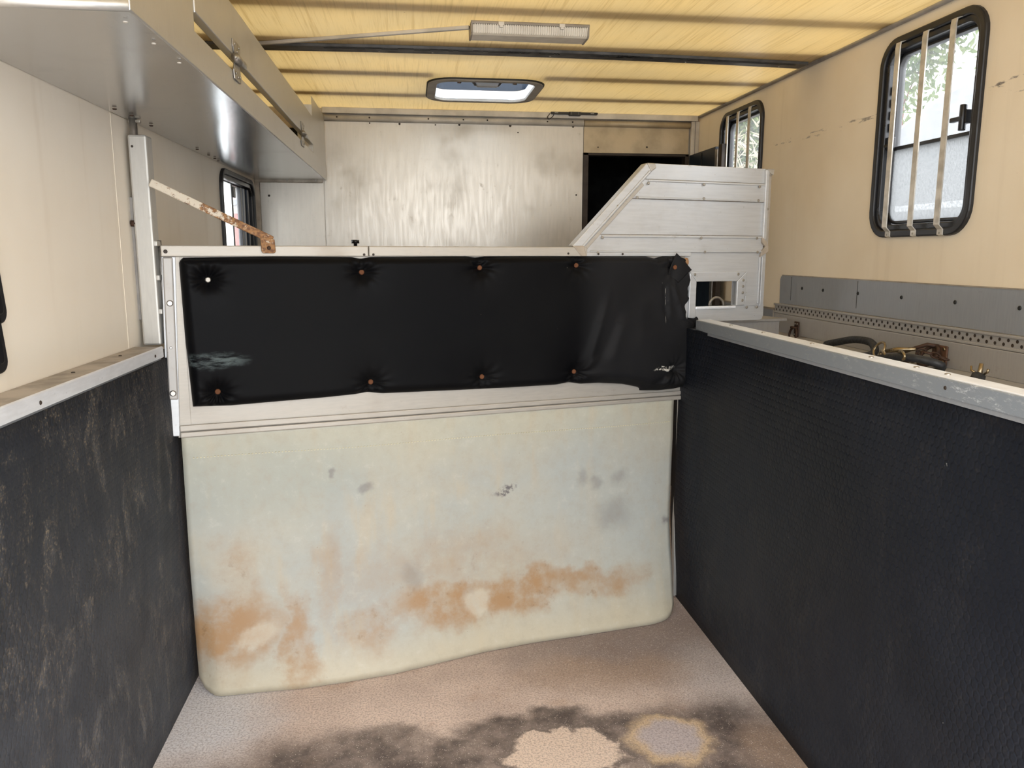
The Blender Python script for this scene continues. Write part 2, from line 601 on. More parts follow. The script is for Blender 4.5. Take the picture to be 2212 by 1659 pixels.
# grey scuffs and hoof rubs
grey = k.mx(k.mul(k.blob(B, -0.765, 0.557, 0.045, 0.012, wB, 0.5, 0.45), k.rng(k.noise(60, 4, 0.7), 0.4, 0.6), 1.3), k.mul(k.blob(B, -1.265, 0.62, 0.028, 0.018, wB, 0.6), 0.5), k.mul(k.blob(B, -1.38, 0.67, 0.012, 0.012, wB, 0.6), 0.5),
            k.mul(k.blob(B, -0.40, 0.54, 0.03, 0.025, wB, 0.6), 0.35), k.mul(k.blob(B, -0.33, 0.42, 0.06, 0.05, wB, 0.8), 0.35), k.mul(k.blob(B, -0.09, 0.36, 0.012, 0.012, wB, 0.7), 0.7), k.mul(k.blob(B, -0.46, 0.57, 0.02, 0.03, wB, 0.7), 0.3),
            k.mul(k.blob(B, -0.29, 0.55, 0.03, 0.025, wB, 0.7), 0.35), k.mul(k.blob(B, -1.12, 0.30, 0.03, 0.04, wB, 0.7), 0.3))
col = k.mix(k.math('MULTIPLY', grey, 1.0, clamp=True), col, (0.14, 0.13, 0.13))
sp = k.mul(k.rng(k.voro(30), 0.02, 0.055, 1, 0), k.rng(k.noise(6, 2), 0.47, 0.6))
col = k.mix(k.mul(sp, 0.65), col, (0.22, 0.14, 0.08))
k.set(col, k.rng(big, 0.3, 0.7, 0.42, 0.55), 0.0, 0.35)
k.bump(k.math('ADD', k.mul(k.noise(5, 3), 2), k.mul(k.noise(90, 3), 0.2)), 0.15, 0.004)
M_flap = k.m

# black padded vinyl
k = Mat('black_padding_vinyl')
big = k.noise(2.5, 4)
w = k.warp(0.03, 30, 4)
col = k.mix(k.rng(big, 0.35, 0.7), (0.0034, 0.0034, 0.0040), (0.0056, 0.0056, 0.0060))
slack_wear_light = k.mul(k.rng(k.sep()[0], -0.50, -0.36), k.rng(k.noise(3, 4), 0.3, 0.6, 0.5, 1.0))
col = k.mix(slack_wear_light, col, (0.0135, 0.0135, 0.0145))  # greyer worn loose end, painted paler for light its sagging face catches
sm = k.mul(k.blob(B, -1.72, 1.075, 0.085, 0.022, w, 0.45), k.rng(k.noise(30, 4, 0.7, stretch=(0.4, 1, 2)), 0.4, 0.62))
col = k.mix(k.mul(sm, 0.5), col, (0.16, 0.20, 0.20))
sp = k.mul(k.rng(k.voro(24), 0.010, 0.030, 1, 0), k.rng(k.noise(6, 2), 0.5, 0.6))
col = k.mix(k.mul(sp, 0.8), col, (0.5, 0.47, 0.40))
line = k.mul(k.rng(k.math('ABSOLUTE', k.math('SUBTRACT', k.sep()[0], -0.128)), 0.0003, 0.0010, 1, 0), k.rng(k.sep()[2], 1.135, 1.15), k.rng(k.sep()[2], 1.27, 1.29, 1, 0), k.rng(k.noise(30, 2), 0.45, 0.55))
col = k.mix(k.mul(line, 0.4), col, (0.6, 0.58, 0.52))
tear = k.mul(k.blob(B, -0.125, 0.968, 0.045, 0.006, w, 0.4), k.rng(k.noise(90, 3), 0.45, 0.55))
col = k.mix(tear, col, (0.6, 0.58, 0.52))
k.set(col, k.rng(big, 0.3, 0.7, 0.42, 0.52), 0.0, 0.055)
k.bump(k.math('ADD', k.mul(k.noise(300, 2), 0.15), k.mul(k.noise(6, 3), 1.0)), 0.2, 0.004)
M_vinyl = k.m

M_alu_back = metal('grimy_brushed_aluminium', (0.47, 0.435, 0.38), 0.37, 0.76, (1, 1, 0.12), (0.25, 0.20, 0.14), 0.6, 0.009, 0.05)
M_alu_shelf = metal('polished_shelf_aluminium', (0.52, 0.525, 0.53), 0.20, 0.93, (14, 0.6, 1), (0.20, 0.18, 0.15), 0.25, 0.010, 0.05)
M_alu_lip = metal('brushed_lip_aluminium', (0.52, 0.51, 0.485), 0.40, 0.7, (1, 6, 0.15), (0.22, 0.18, 0.13), 0.25, 0.01, 0.05)
M_grime = plain('brown_joint_grime', (0.20, 0.155, 0.105), 0.75, 0, 0.25, 60)
M_alu_div = metal('oxidised_divider_aluminium', (0.50, 0.51, 0.52), 0.44, 0.45, (0.15, 1, 2), (0.22, 0.17, 0.11), 0.75, 0.008, 0.05)
M_alu_beige = metal('yellowed_divider_aluminium', (0.40, 0.37, 0.325), 0.48, 0.35, (0.3, 1, 2), (0.26, 0.19, 0.12), 0.5, 0.008, 0.05)
M_alu_rail = metal('worn_rail_aluminium', (0.74, 0.77, 0.82), 0.42, 0.35, (1, 0.3, 2), (0.20, 0.19, 0.18), 0.55, 0.008, 0.06)
M_galv = metal('dull_blue_grey_sheet', (0.31, 0.325, 0.345), 0.48, 0.45, (1, 3, 0.2), (0.15, 0.12, 0.09), 0.5, 0.012, 0.05)
M_tray = metal('dirty_grey_tray_sheet', (0.36, 0.345, 0.325), 0.5, 0.4, (1, 3, 0.3), (0.20, 0.16, 0.12), 0.6, 0.01, 0.05)
M_post = metal('galvanised_post', (0.50, 0.49, 0.46), 0.5, 0.5, (2, 2, 0.3), (0.22, 0.18, 0.13), 0.55, 0.008, 0.05)
M_steel = plain('zinc_plated_steel', (0.46, 0.44, 0.41), 0.38, 0.9, 0.12, 40)
M_screw = plain('dull_screw_steel', (0.40, 0.37, 0.32), 0.42, 0.7, 0.15, 60)
M_rust = plain('rusty_screw', (0.17, 0.060, 0.020), 0.75, 0.1, 0.2, 150, bump=0.3)
M_brown_rust = plain('dark_rusty_iron', (0.060, 0.030, 0.018), 0.65, 0.4, 0.2, 60, bump=0.3)
M_black = plain('black_rubber', (0.012, 0.012, 0.014), 0.42, 0, 0.1, 12)
M_black_pl = plain('black_plastic', (0.010, 0.010, 0.012), 0.30, 0, 0.1, 12)
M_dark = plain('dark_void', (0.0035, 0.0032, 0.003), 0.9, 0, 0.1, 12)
M_blue = plain('dark_blue_door', (0.012, 0.020, 0.034), 0.4, 0, 0.1, 6)
M_brownwood = plain('dark_brown_jamb', (0.030, 0.018, 0.010), 0.6, 0, 0.2, 14)
M_white_trim = plain('aged_white_trim', (0.60, 0.56, 0.50), 0.45, 0.15, 0.1, 9)
M_beige_trim = plain('beige_header_panel', (0.52, 0.42, 0.28), 0.42, 0.25, 0.10, 7)
M_grey_trim = plain('grey_vinyl_trim', (0.33, 0.31, 0.29), 0.45, 0.1, 0.1, 9)
M_ledge = plain('grimy_beige_ledge', (0.42, 0.36, 0.29), 0.5, 0.2, 0.15, 12)
M_bar = plain('painted_grey_bar', (0.66, 0.62, 0.55), 0.45, 0.35, 0.12, 22)
M_tape = plain('dark_grey_cover_strip', (0.075, 0.072, 0.068), 0.5, 0.1, 0.2, 14)
M_scrap = plain('black_sealant', (0.006, 0.006, 0.006), 0.6, 0, 0.1, 14)
M_frame_gr = plain('taupe_hatch_frame', (0.27, 0.235, 0.19), 0.5, 0, 0.08, 8)
M_whitepl = plain('white_plastic', (0.80, 0.82, 0.84), 0.35, 0, 0.03, 8)
M_greypl = plain('grey_plastic_handle', (0.24, 0.235, 0.235), 0.4, 0, 0.05, 8)
M_copper = plain('copper_knob', (0.45, 0.20, 0.11), 0.35, 0.8, 0.1, 30)
M_brass = plain('tarnished_brass', (0.33, 0.26, 0.16), 0.3, 0.95, 0.15, 50)
M_foam = plain('torn_tan_foam', (0.38, 0.21, 0.10), 0.9, 0, 0.25, 60, bump=0.6)
M_rope = plain('black_rope', (0.013, 0.014, 0.016), 0.6, 0, 0.2, 90, bump=0.4)
M_ground = plain('pale_gravel_ground', (0.48, 0.47, 0.45), 0.9, 0, 0.15, 3)
M_bark = plain('reddish_bark', (0.17, 0.062, 0.038), 0.85, 0, 0.2, 6, bump=0.5)
M_brick = plain('red_brick_house', (0.26, 0.060, 0.050), 0.8, 0, 0.1, 8)
M_housew = plain('white_house_wall', (0.40, 0.39, 0.39), 0.7, 0, 0.04, 3)
M_gutter = plain('dark_gutter', (0.14, 0.15, 0.17), 0.5, 0.2, 0.1, 5)
M_caravan = plain('silver_caravan_skin', (0.105, 0.11, 0.118), 0.45, 0.1, 0.1, 3)

k = Mat('rust_and_flaked_white_paint')
nn = k.noise(55, 6, 0.72)
gr = k.rng(k.sep()[0], -1.86, -1.55, 0.0, 0.22)
c = k.mix(k.rng(k.math('SUBTRACT', nn, k.math('SUBTRACT', gr, 0.09)), 0.44, 0.54, 1, 0), (0.60, 0.54, 0.44), k.mix(k.rng(k.noise(90, 3), 0.4, 0.65), (0.30, 0.15, 0.055), (0.13, 0.055, 0.022)))
k.set(c, 0.65, 0.1)
k.bump(nn, 0.5, 0.003)
M_rustbar = k.m

k = Mat('leaf_green')
q = k.n('ShaderNodeObjectInfo')
c = k.mix(k.rng(k.noise(2.2, 3), 0.35, 0.65), (0.050, 0.085, 0.018), (0.11, 0.145, 0.035))
k.set(c, 0.55)
tr = k.n('ShaderNodeBsdfTranslucent')
k.l(c, tr.inputs[0])
ms = k.n('ShaderNodeMixShader')
ms.inputs[0].default_value = 0.4
k.l(k.b.outputs[0], ms.inputs[1])
k.l(tr.outputs[0], ms.inputs[2])
k.l(ms.outputs[0], k.out.inputs[0])
M_leaf = k.m
M_straw = plain('dry_shrub_straw', (0.27, 0.235, 0.165), 0.8, 0, 0.2, 4)


def mk_glass(name, haze, tint=(1, 1, 1), hcol=(0.8, 0.82, 0.82), spots=0.0):
    """window glass: clear transmission, a sharp reflection and a film of dirt that scatters light"""
    k = Mat(name)
    k.nt.nodes.remove(k.b)
    tp = k.n('ShaderNodeBsdfTransparent')
    tp.inputs[0].default_value = (*tint, 1)
    gl = k.n('ShaderNodeBsdfGlossy')
    gl.inputs['Roughness'].default_value = 0.03
    lw_ = k.n('ShaderNodeLayerWeight')
    lw_.inputs[0].default_value = 0.5
    m1 = k.n('ShaderNodeMixShader')
    k.l(k.math('ADD', 0.02, k.math('MULTIPLY', k.math('POWER', lw_.outputs['Facing'], 5.0), 0.5)), m1.inputs[0])
    k.l(tp.outputs[0], m1.inputs[1])
    k.l(gl.outputs[0], m1.inputs[2])
    tl = k.n('ShaderNodeBsdfTranslucent')
    tl.inputs[0].default_value = (*hcol, 1)
    m2 = k.n('ShaderNodeMixShader')
    if spots:
        nz = k.noise(150, 6, 0.75)
        k.l(k.rng(nz, 0.35, 0.65, haze - spots, haze + spots), m2.inputs[0])
    else:
        m2.inputs[0].default_value = haze
    k.l(m1.outputs[0], m2.inputs[1])
    k.l(tl.outputs[0], m2.inputs[2])
    k.l(m2.outputs[0], k.out.inputs[0])
    return k.m


M_glass = mk_glass('clear_window_glass', 0.05)
M_glass_d = mk_glass('dusty_window_glass', 0.72, hcol=(0.30, 0.305, 0.305), spots=0.15)
M_glass_f = mk_glass('hazed_sliding_glass', 0.75, spots=0.15)
M_dome = mk_glass('smoked_hatch_dome', 0.15, (0.80, 0.84, 0.88), (0.7, 0.73, 0.78))

k = Mat('ribbed_lamp_diffuser')
k.set(k.mix(k.rng(k.noise(12, 4), 0.4, 0.7), (0.56, 0.51, 0.42), (0.44, 0.385, 0.30)), 0.3, 0, 0.5)
M_diff = k.m

# ------------------------------------------------------------------ shared dimensions (metres)
WL, WR, YB, ZC = -0.812, 1.625, 4.415, 2.157
LX, RX = -0.732, 1.06          # faces of the two rubber liners

screw_b = MB()
for ring_r, ring_y in ((1.0, 0.0), (1.0, -0.25), (0.7, -0.5)):
    screw_b.v += [(ring_r * math.cos(2 * PI * i / 10), ring_y, ring_r * math.sin(2 * PI * i / 10)) for i in range(10)]
for r_ in range(2):
    for i in range(10):
        screw_b.f.append((r_ * 10 + i, r_ * 10 + (i + 1) % 10, r_ * 10 + 10 + (i + 1) % 10, r_ * 10 + 10 + i))
        screw_b.s.append(True)
screw_b.f.append(tuple(range(20, 30)))
screw_b.s.append(False)
SCREW = {}


def screw(parent, pos, r, mat, face='y', name='screw'):
    if mat.name not in SCREW:
        me = screw_b.mesh('screw')
        me.materials.append(mat)
        SCREW[mat.name] = me
    o = bpy.data.objects.new(name, SCREW[mat.name])
    COL.objects.link(o)
    o.parent = parent
    o.location = pos
    o.scale = (r, r, r)
    if face == 'x-':       # head looks towards -x
        o.rotation_euler = (0, 0, -PI / 2)
    elif face == 'x+':
        o.rotation_euler = (0, 0, PI / 2)
    elif face == 'z-':
        o.rotation_euler = (PI / 2, 0, 0)
    elif face == 'z+':
        o.rotation_euler = (-PI / 2, 0, 0)
    return o


# ------------------------------------------------------------------ the box of the truck
fl = MB().box(WL - 0.05, WR + 0.05, REAR, YB + 0.03, -0.06, 0.0).build('floor', M_floor)
struct(fl, 'gritty pinkish brown floor with dark damp stains')

# ceiling: one thin fibreglass sheet with the hatch cut out; roof bows run across above it
HX0, HX1, HY0, HY1 = 0.136, 0.580, 3.638, 4.076
cb = MB()
xs = [WL - 0.04, HX0, HX1, WR + 0.04]
ys = [REAR, HY0, HY1, YB + 0.02]
for i in range(3):
    for j in range(3):
        if i == 1 and j == 1:
            continue
        x0, x1, y0, y1 = xs[i], xs[i + 1], ys[j], ys[j + 1]
        cb.add([(x0, y0, ZC), (x1, y0, ZC), (x1, y1, ZC), (x0, y1, ZC)], [(0, 3, 2, 1)])
ce = cb.build('ceiling', M_roof, fix=False)
struct(ce, 'yellow translucent fibreglass roof sheet')
for yb, hw in ((0.75, .044), (1.22, .044), (1.69, .044), (2.16, .044), (2.63, .044), (3.11, .095), (3.572, .046), (4.03, .046)):
    if yb in (3.572, 4.03):
        segs = ((WL - 0.03, HX0 - 0.02), (HX1 + 0.02, WR + 0.03))
    else:
        segs = ((WL - 0.03, WR + 0.03),)
    for x0, x1 in segs:
        MB().box(x0, x1, yb - hw, yb + hw, ZC + 0.016, ZC + 0.06).build('roof_bow', M_grey_trim, ce)


def wall_panels(x0, x1, y0, y1, z0, z1, holes):
    """a side wall slab with rectangular openings (y0, y1, z0, z1)"""
    b = MB()
    ys = sorted({y0, y1, *[h[0] for h in holes], *[h[1] for h in holes]})
    zs = sorted({z0, z1, *[h[2] for h in holes], *[h[3] for h in holes]})
    nx = [x0, x1]
    solid = {}
    for i in range(len(ys) - 1):
        for j in range(len(zs) - 1):
            cy, cz = (ys[i] + ys[i + 1]) / 2, (zs[j] + zs[j + 1]) / 2
            solid[i, j] = not any(h[0] < cy < h[1] and h[2] < cz < h[3] for h in holes)
    for (i, j), s in solid.items():
        if not s:
            continue
        a, b2, c, d = ys[i], ys[i + 1], zs[j], zs[j + 1]
        for x in nx:
            b.add([(x, a, c), (x, b2, c), (x, b2, d), (x, a, d)], [(0, 1, 2, 3)])
        for di, dj, p, q in ((-1, 0, (a, c), (a, d)), (1, 0, (b2, c), (b2, d)), (0, -1, (a, c), (b2, c)), (0, 1, (a, d), (b2, d))):
            if not solid.get((i + di, j + dj), False):
                b.add([(x0, *p), (x1, *p), (x1, *q), (x0, *q)], [(0, 1, 2, 3)])
    me = b.mesh('wall', False)
    bm = bmesh.new()
    bm.from_mesh(me)
    bmesh.ops.remove_doubles(bm, verts=bm.verts, dist=1e-5)
    bmesh.ops.recalc_face_normals(bm, faces=bm.faces)
    bm.to_mesh(me)
    bm.free()
    return me


def link_mesh(name, me, mat, parent=None):
    me.materials.append(mat)
    o = bpy.data.objects.new(name, me)
    COL.objects.link(o)
    o.parent = parent
    return o


W1 = (2.39, 1.779, 0.508, 0.652)       # centre y, centre z, width, height
W2 = (3.815, 1.779, 0.508, 0.652)
W3 = (3.98, 1.445, 0.745, 0.645)
hole = lambda w: (w[0] - w[2] / 2 + .03, w[0] + w[2] / 2 - .03, w[1] - w[3] / 2 + .03, w[1] + w[3] / 2 - .03)
wr = struct(link_mesh('wall_right', wall_panels(WR, WR + 0.05, REAR, YB + 0.03, 0, ZC + 0.02, [hole(W1), hole(W2)]), M_cream_r), 'cream painted right side wall')
wlft = struct(link_mesh('wall_left', wall_panels(WL - 0.05, WL, REAR, YB + 0.03, 0, ZC + 0.02, [hole(W3)]), M_cream_l), 'cream painted left side wall')
# upright cover strip of the left wall beside the hinge post
MB().box(WL, WL + 0.0012, 2.37, 2.56, 1.126, 1.78).build('cover_strip', M_cream_l, wlft)
MB().box(WL, WL + 0.009, 2.47, 2.485, 1.20, 1.56).build('slot_shadow', M_grey_trim, wlft, 0.002)  # grey strip painting in the dark slot shadow beside the post

# back wall: sheets with seams, doorway at the right
DX0, DX1, DZ = 0.967, 1.575, 1.95
wb = MB().box(WL - 0.05, DX0, YB + 0.008, YB + 0.05, 0, ZC + 0.02)
wb.box(DX1, WR + 0.05, YB + 0.008, YB + 0.05, 0, ZC + 0.02)
wb.box(DX0, DX1, YB + 0.008, YB + 0.05, DZ, ZC + 0.02)
wbk = struct(wb.build('wall_back', M_alu_back), 'grimy aluminium front bulkhead')
MB().box(-0.785, -0.452, YB, YB + 0.008, 0.02, 1.775).build('panel', M_alu_back, wbk, 0.0015)
MB().box(-0.449, DX0 - 0.002, YB, YB + 0.008, 0.02, 2.092).build('panel', M_alu_back, wbk, 0.0015)
MB().box(DX0 + 0.001, DX1 - 0.003, YB, YB + 0.008, DZ, 2.105).build('panel', M_beige_trim, wbk, 0.0015)['label'] = 'beige header panel over the doorway'
MB().box(WL, -0.787, YB - 0.004, YB + 0.008, 0.02, 1.775).build('corner_strip', M_ledge, wbk, 0.0015)
MB().box(WL, -0.46, YB - 0.006, YB + 0.008, 1.80, 2.05).build('recess_panel', M_dark, wbk)['label'] = 'black panel for the dark opening behind the overhead locker'  # flat black sheet, its colour stands in for the unlit opening
MB().box(WL, -0.46, YB - 0.006, YB + 0.008, 2.05, 2.15).build('panel', M_ledge, wbk)
for px, pz, r in ((-0.042, 2.082, .006), (0.15, 2.081, .004), (0.279, 2.084, .006), (0.557, 2.085, .007), (0.907, 2.087, .006), (0.60, 2.05, .004), (-0.74, 1.70, .006), (1.05, 1.98, .004), (1.33, 1.985, .005), (0.93, 1.72, .005), (-0.2, 2.083, .004)):
    screw(wbk, (px, YB, pz), r, M_brownwood)
# trims along the top of the back wall and the right ceiling corner
t1 = struct(MB().box(-0.445, WR - 0.012, YB - 0.03, YB, 2.126, ZC).build('trim_1', M_white_trim, None, 0.003), 'pale top trim of the back wall')
t2b = MB()
t2b.tube([(-0.445, YB - 0.003, 2.106), (DX0 - 0.002, YB - 0.003, 2.106)], 0.018, 12)
t2 = struct(t2b.build('trim_2', M_white_trim), 'rounded cover strip below the top trim')
t2c = MB().tube([(DX0 + 0.002, YB - 0.003, 2.106), (1.575, YB - 0.003, 2.106)], 0.018, 12)
t2c.build('trim_section', M_beige_trim, t2)
for px in (-0.37, -0.2, 0.112, 0.30, 0.43, 0.76, 0.90):
    screw(t2, (px, YB - 0.0205, 2.108), .0045, M_brownwood)
t3 = struct(MB().box(1.578, WR, YB - 0.022, YB, 1.2, 2.126).build('trim_3', M_white_trim, None, 0.003), 'upright corner trim right of the doorway')
MB().box(1.598, 1.602, YB - 0.025, YB - 0.02, 1.2, 2.126).build('trim_groove', M_grey_trim, t3)
t4b = MB().tube([(WR - 0.008, REAR, ZC - 0.008), (WR - 0.008, YB - 0.03, ZC - 0.008)], 0.008, 8)
t4 = struct(t4b.build('trim_4', M_grey_trim), 'thin bead along the right ceiling corner')

# ------------------------------------------------------------------ doorway and open leaf
dr = struct(MB().box(DX0, DX0 + 0.03, YB - 0.002, YB + 0.06, 0, DZ).box(DX0, DX1, YB - 0.002, YB + 0.06, DZ - 0.014, DZ).box(DX1 - 0.02, DX1, YB - 0.002, YB + 0.06, 0, DZ).build('door_1', M_brownwood, None, 0.002), 'dark doorway in the back wall')
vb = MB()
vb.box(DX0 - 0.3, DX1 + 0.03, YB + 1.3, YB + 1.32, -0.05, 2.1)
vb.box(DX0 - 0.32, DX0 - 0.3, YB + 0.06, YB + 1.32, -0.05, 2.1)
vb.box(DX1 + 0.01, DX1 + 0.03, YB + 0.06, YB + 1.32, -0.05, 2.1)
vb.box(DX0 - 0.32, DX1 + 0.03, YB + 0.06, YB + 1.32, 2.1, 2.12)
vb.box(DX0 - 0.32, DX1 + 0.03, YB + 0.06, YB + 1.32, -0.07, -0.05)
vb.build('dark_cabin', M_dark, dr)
leaf = empty('door_2', (1.572, YB - 0.03, 0))
struct(leaf, 'dark blue door leaf standing open beside the doorway')
MB().box(-0.004, 0.022, -0.385, 0, 0.03, 1.94).build('leaf_panel', M_blue, leaf, 0.002)
MB().box(-0.006, 0.022, -0.42, -0.385, 0.03, 1.925).build('leaf_edge', M_steel, leaf, 0.002)['label'] = 'bright metal edge strip'
MB().box(-0.002, 0.026, -0.465, -0.42, 0.03, 1.945).build('leaf_seal', M_brownwood, leaf, 0.003)
MB().box(-0.007, -0.004, -0.20, -0.195, 0.03, 1.93).build('leaf_groove', M_dark, leaf)

# ------------------------------------------------------------------ liners and capping rails
rlb = MB()
fine = []
for j in range(41):
    y = lerp(REAR, 2.97, j / 40)
    fine.append(y)


def liner(name, face, back, y0, y1, z1, mat, bulge):
    b = MB()
    NU, NV = 48, 18

    def fn(u, v):
        y, z = lerp(y0, y1, u), lerp(0.0, z1, v)
        d = mnoise.noise(Vector((y * 1.6, z * 1.6, face * 7))) * 0.006
        return (face + bulge(y, z) + d * sstep(0, .1, v) * sstep(1, .9, v), y, z)
    b.grid(NU, NV, fn)
    n0 = (NU + 1)
    rim = [i for i in range(n0)] + [j * n0 + NU for j in range(1, NV + 1)] + [NV * n0 + i for i in range(NU - 1, -1, -1)] + [j * n0 for j in range(NV - 1, 0, -1)]
    vs = [(back, b.v[i][1], b.v[i][2]) for i in rim]
    base = len(b.v)
    b.v += vs
    m = len(rim)
    for i in range(m):
        b.f.append((rim[i], rim[(i + 1) % m], base + (i + 1) % m, base + i))
        b.s.append(False)
    b.f.append(tuple(range(base, base + m)))
    b.s.append(False)
    return b.build(name, mat)


lin_r = tag(liner('rubber_wall_liner', RX, RX + 0.03, REAR, 2.97, 1.118, M_rub_r, lambda y, z: -0.022 * sstep(2.66, 2.80, y) * sstep(0.02, 0.4, z)),
            'black honeycomb rubber kick liner covering the right side', 'wall liner', 'rubber wall liners')
lin_l = tag(liner('rubber_wall_liner', LX, WL + 0.004, REAR, 2.9, 1.088, M_rub_l, lambda y, z: 0.012 * math.exp(-((y - 2.25) / .05) ** 2) * sstep(0.1, 0.9, z)),
            'dusty scuffed black rubber kick liner on the left side', 'wall liner', 'rubber wall liners')

lr = empty('capping_rail', (LX, 0, 1.126))
tag(lr, 'worn metal capping rail along top of the dusty left liner', 'rail', 'capping rails')
MB().box(-0.078, 0.002, REAR, 2.41, -0.010, 0.0).build('rail_top', M_ledge, lr, 0.002)
MB().box(-0.006, 0.0035, REAR, 2.41, -0.032, 0.001).build('rail_face', M_alu_rail, lr, 0.003)
MB().box(-0.030, -0.004, REAR, 2.41, -0.052, -0.030).build('rail_lip', M_galv, lr, 0.002)
for y in (1.30, 1.62, 2.33):
    screw(lr, (0.0035, y, -0.018), 0.0045, M_brownwood, 'x+')
for y in (1.5, 1.9, 2.2):
    screw(lr, (-0.045, y, 0.0), 0.0045, M_brownwood, 'z+')

rrl = empty('capping_rail', (RX, 0, 1.156))
tag(rrl, 'scratched blue-grey capping rail along top of the right liner', 'rail', 'capping rails')
k = Mat('scratched_blue_grey_rail')
scr = k.rng(k.noise(75, 8, 0.8, stretch=(1, 0.5, 1.3)), 0.52, 0.66)
zone = k.mul(k.math('ADD', k.rng(k.sep()[1], 1.2, 2.0, 0.9, 0.15), 0.1), k.rng(k.noise(7, 5), 0.38, 0.62, 0.25, 1.0))
c = k.mix(k.math('MULTIPLY', scr, zone, clamp=True), (0.185, 0.205, 0.225), (0.62, 0.64, 0.66))
k.set(c, 0.45, k.math('MULTIPLY', scr, 0.3))
M_railface = k.m
MB().box(-0.004, 0.050, REAR, 2.80, -0.008, 0.0).build('rail_top', M_alu_rail, rrl, 0.003)
MB().box(-0.010, -0.002, REAR, 2.80, -0.040, -0.002).build('rail_face', M_railface, rrl, 0.003)
MB().box(-0.004, 0.004, REAR, 2.80, -0.050, -0.040).build('rail_lip', M_galv, rrl, 0.001)
for y in (1.45, 1.55, 1.72, 2.0, 2.3, 2.55):
    screw(rrl, (0.022, y, 0.0), 0.006, M_screw, 'z+')
screw(rrl, (-0.010, 1.41, -0.02), 0.004, M_brownwood, 'x-')

# ------------------------------------------------------------------ tray behind the right rail
tr = empty('tack_tray', (1.11, 0, 1.06))
tag(tr, 'dirty grey sheet metal tray between the right rail and the wall', 'tray')
MB().box(-0.018, WR - 1.11 - 0.012, REAR, 2.99, -0.012, 0).build('tray_floor', M_tray, tr, 0.001)
MB().box(WR - 1.11 - 0.030, WR - 1.11 - 0.002, REAR, 3.29, 0.0, 0.079).build('tray_back', M_tray, tr, 0.002)
MB().box(-0.018, -0.012, REAR, 2.97, -0.012, 0.085).build('tray_front', M_tray, tr)
# end board under the divider wing, parallel to the divider
ca, sa = math.cos(math.radians(14.5)), math.sin(math.radians(14.5))


def dl(s, y, z):       # divider plane to world
    return (1.06 + s * ca - y * sa, 2.92 + s * sa + y * ca, z)


eb = MB()
eb.prism([(0.03, -0.03), (0.49, -0.03), (0.49, 0.062), (0.03, 0.062)], 0.05, 0.062, lambda a, b, d: Vector(dl(a, d, 1.06 + b)) - Vector((1.11, 0, 1.06)))
eb.prism([(0.03, 0.062), (0.52, 0.062), (0.52, 0.072), (0.03, 0.072)], 0.04, 0.19, lambda a, b, d: Vector(dl(a, d, 1.06 + b)) - Vector((1.11, 0, 1.06)))
eb.build('tray_end', M_tray, tr, 0.001)
pst = MB()
prev = None
pst.grid(4, 120, lambda u, v: (WR - 0.008 - (0.016 if u in (0.25, 0.5, 0.75) else 0.0), lerp(REAR, 3.31, v), lerp(1.142, 1.182, u)), False)
ps = empty('perforated_strip', (0, 0, 0))
tag(ps, 'perforated metal tie strip running under the grey panel on right wall', 'strip')
MB().box(WR - 0.022, WR - 0.001, REAR, 3.31, 1.143, 1.180).build('strip_body', M_tray, ps, 0.003)
MB().box(WR - 0.028, WR - 0.022, REAR, 3.31, 1.174, 1.182).box(WR - 0.028, WR - 0.022, REAR, 3.31, 1.140, 1.148).build('strip_edge', M_tray, ps, 0.002)
hb = MB()
for i in range(84):
    y = 0.6 + i * 0.0322
    for zz, dy in ((1.167, 0), (1.155, 0.016)):
        ring = [(WR - 0.0228, y + dy + 0.0052 * math.cos(a * PI / 4), zz + 0.0052 * math.sin(a * PI / 4)) for a in range(8)]
        hb.add(ring, [tuple(range(8))])
hob = hb.build('perforation', M_brownwood, ps)
hob['kind'] = 'stuff'
gp = empty('kick_panel', (0, 0, 0))
tag(gp, 'blue-grey sheet panel with bolt holes low on right wall', 'panel')
poly = [(REAR, 1.182), (3.30, 1.182), (3.305, 1.285), (3.298, 1.298), (3.285, 1.305), (REAR, 1.305)]
MB().prism(poly, WR - 0.006, WR - 0.0005, lambda a, b, d: (d, a, b)).build('panel_sheet', M_galv, gp, 0.001)
MB().box(WR - 0.0075, WR - 0.005, REAR, 3.285, 1.303, 1.307).build('panel_edge', M_ledge, gp)
MB().box(WR - 0.008, WR - 0.004, 3.196, 3.1972, 1.20, 1.30).build('panel_seam', M_tape, gp)
MB().box(WR - 0.008, WR - 0.004, 2.691, 2.6922, 1.20, 1.30).build('panel_seam', M_tape, gp)
for y in (3.102, 2.933, 2.687, 2.428, 2.166, 1.912, 1.6):
    screw(gp, (WR - 0.006, y, 1.255), 0.0065, M_scrap, 'x-', 'bolt_hole')
kp = MB().box(WR - 0.010, WR - 0.0005, 3.32, 3.92, 0.0, 1.153).build('lower_panel', M_galv, None, 0.002)
tag(kp, 'plain blue-grey lower wall panel seen beyond the tray end', 'panel')
MB().box(WR - 0.013, WR - 0.009, 3.30, 3.95, 1.150, 1.158).build('panel_edge', M_ledge, kp)
MB().box(WR - 0.012, WR - 0.009, 3.335, 3.345, 0.9, 1.15).build('panel_joint', M_white_trim, kp)

# ------------------------------------------------------------------ the divider (its own space: x along, -y faces the camera, z up)
dv = empty('stall_divider', (1.06, 2.92, 0), math.radians(14.5))
tag(dv, 'angled aluminium stall divider with padded top and hanging pale flap', 'divider')
pz = lambda a, b, d: (a, d, b)
MB().prism([(-1.836, 0.838), (0.004, 0.834), (0.010, 1.133), (-0.0205, 1.134), (-0.0205, 1.395), (-1.836, 1.395)], 0.0, 0.03, pz).build('main_panel', M_alu_beige, dv)
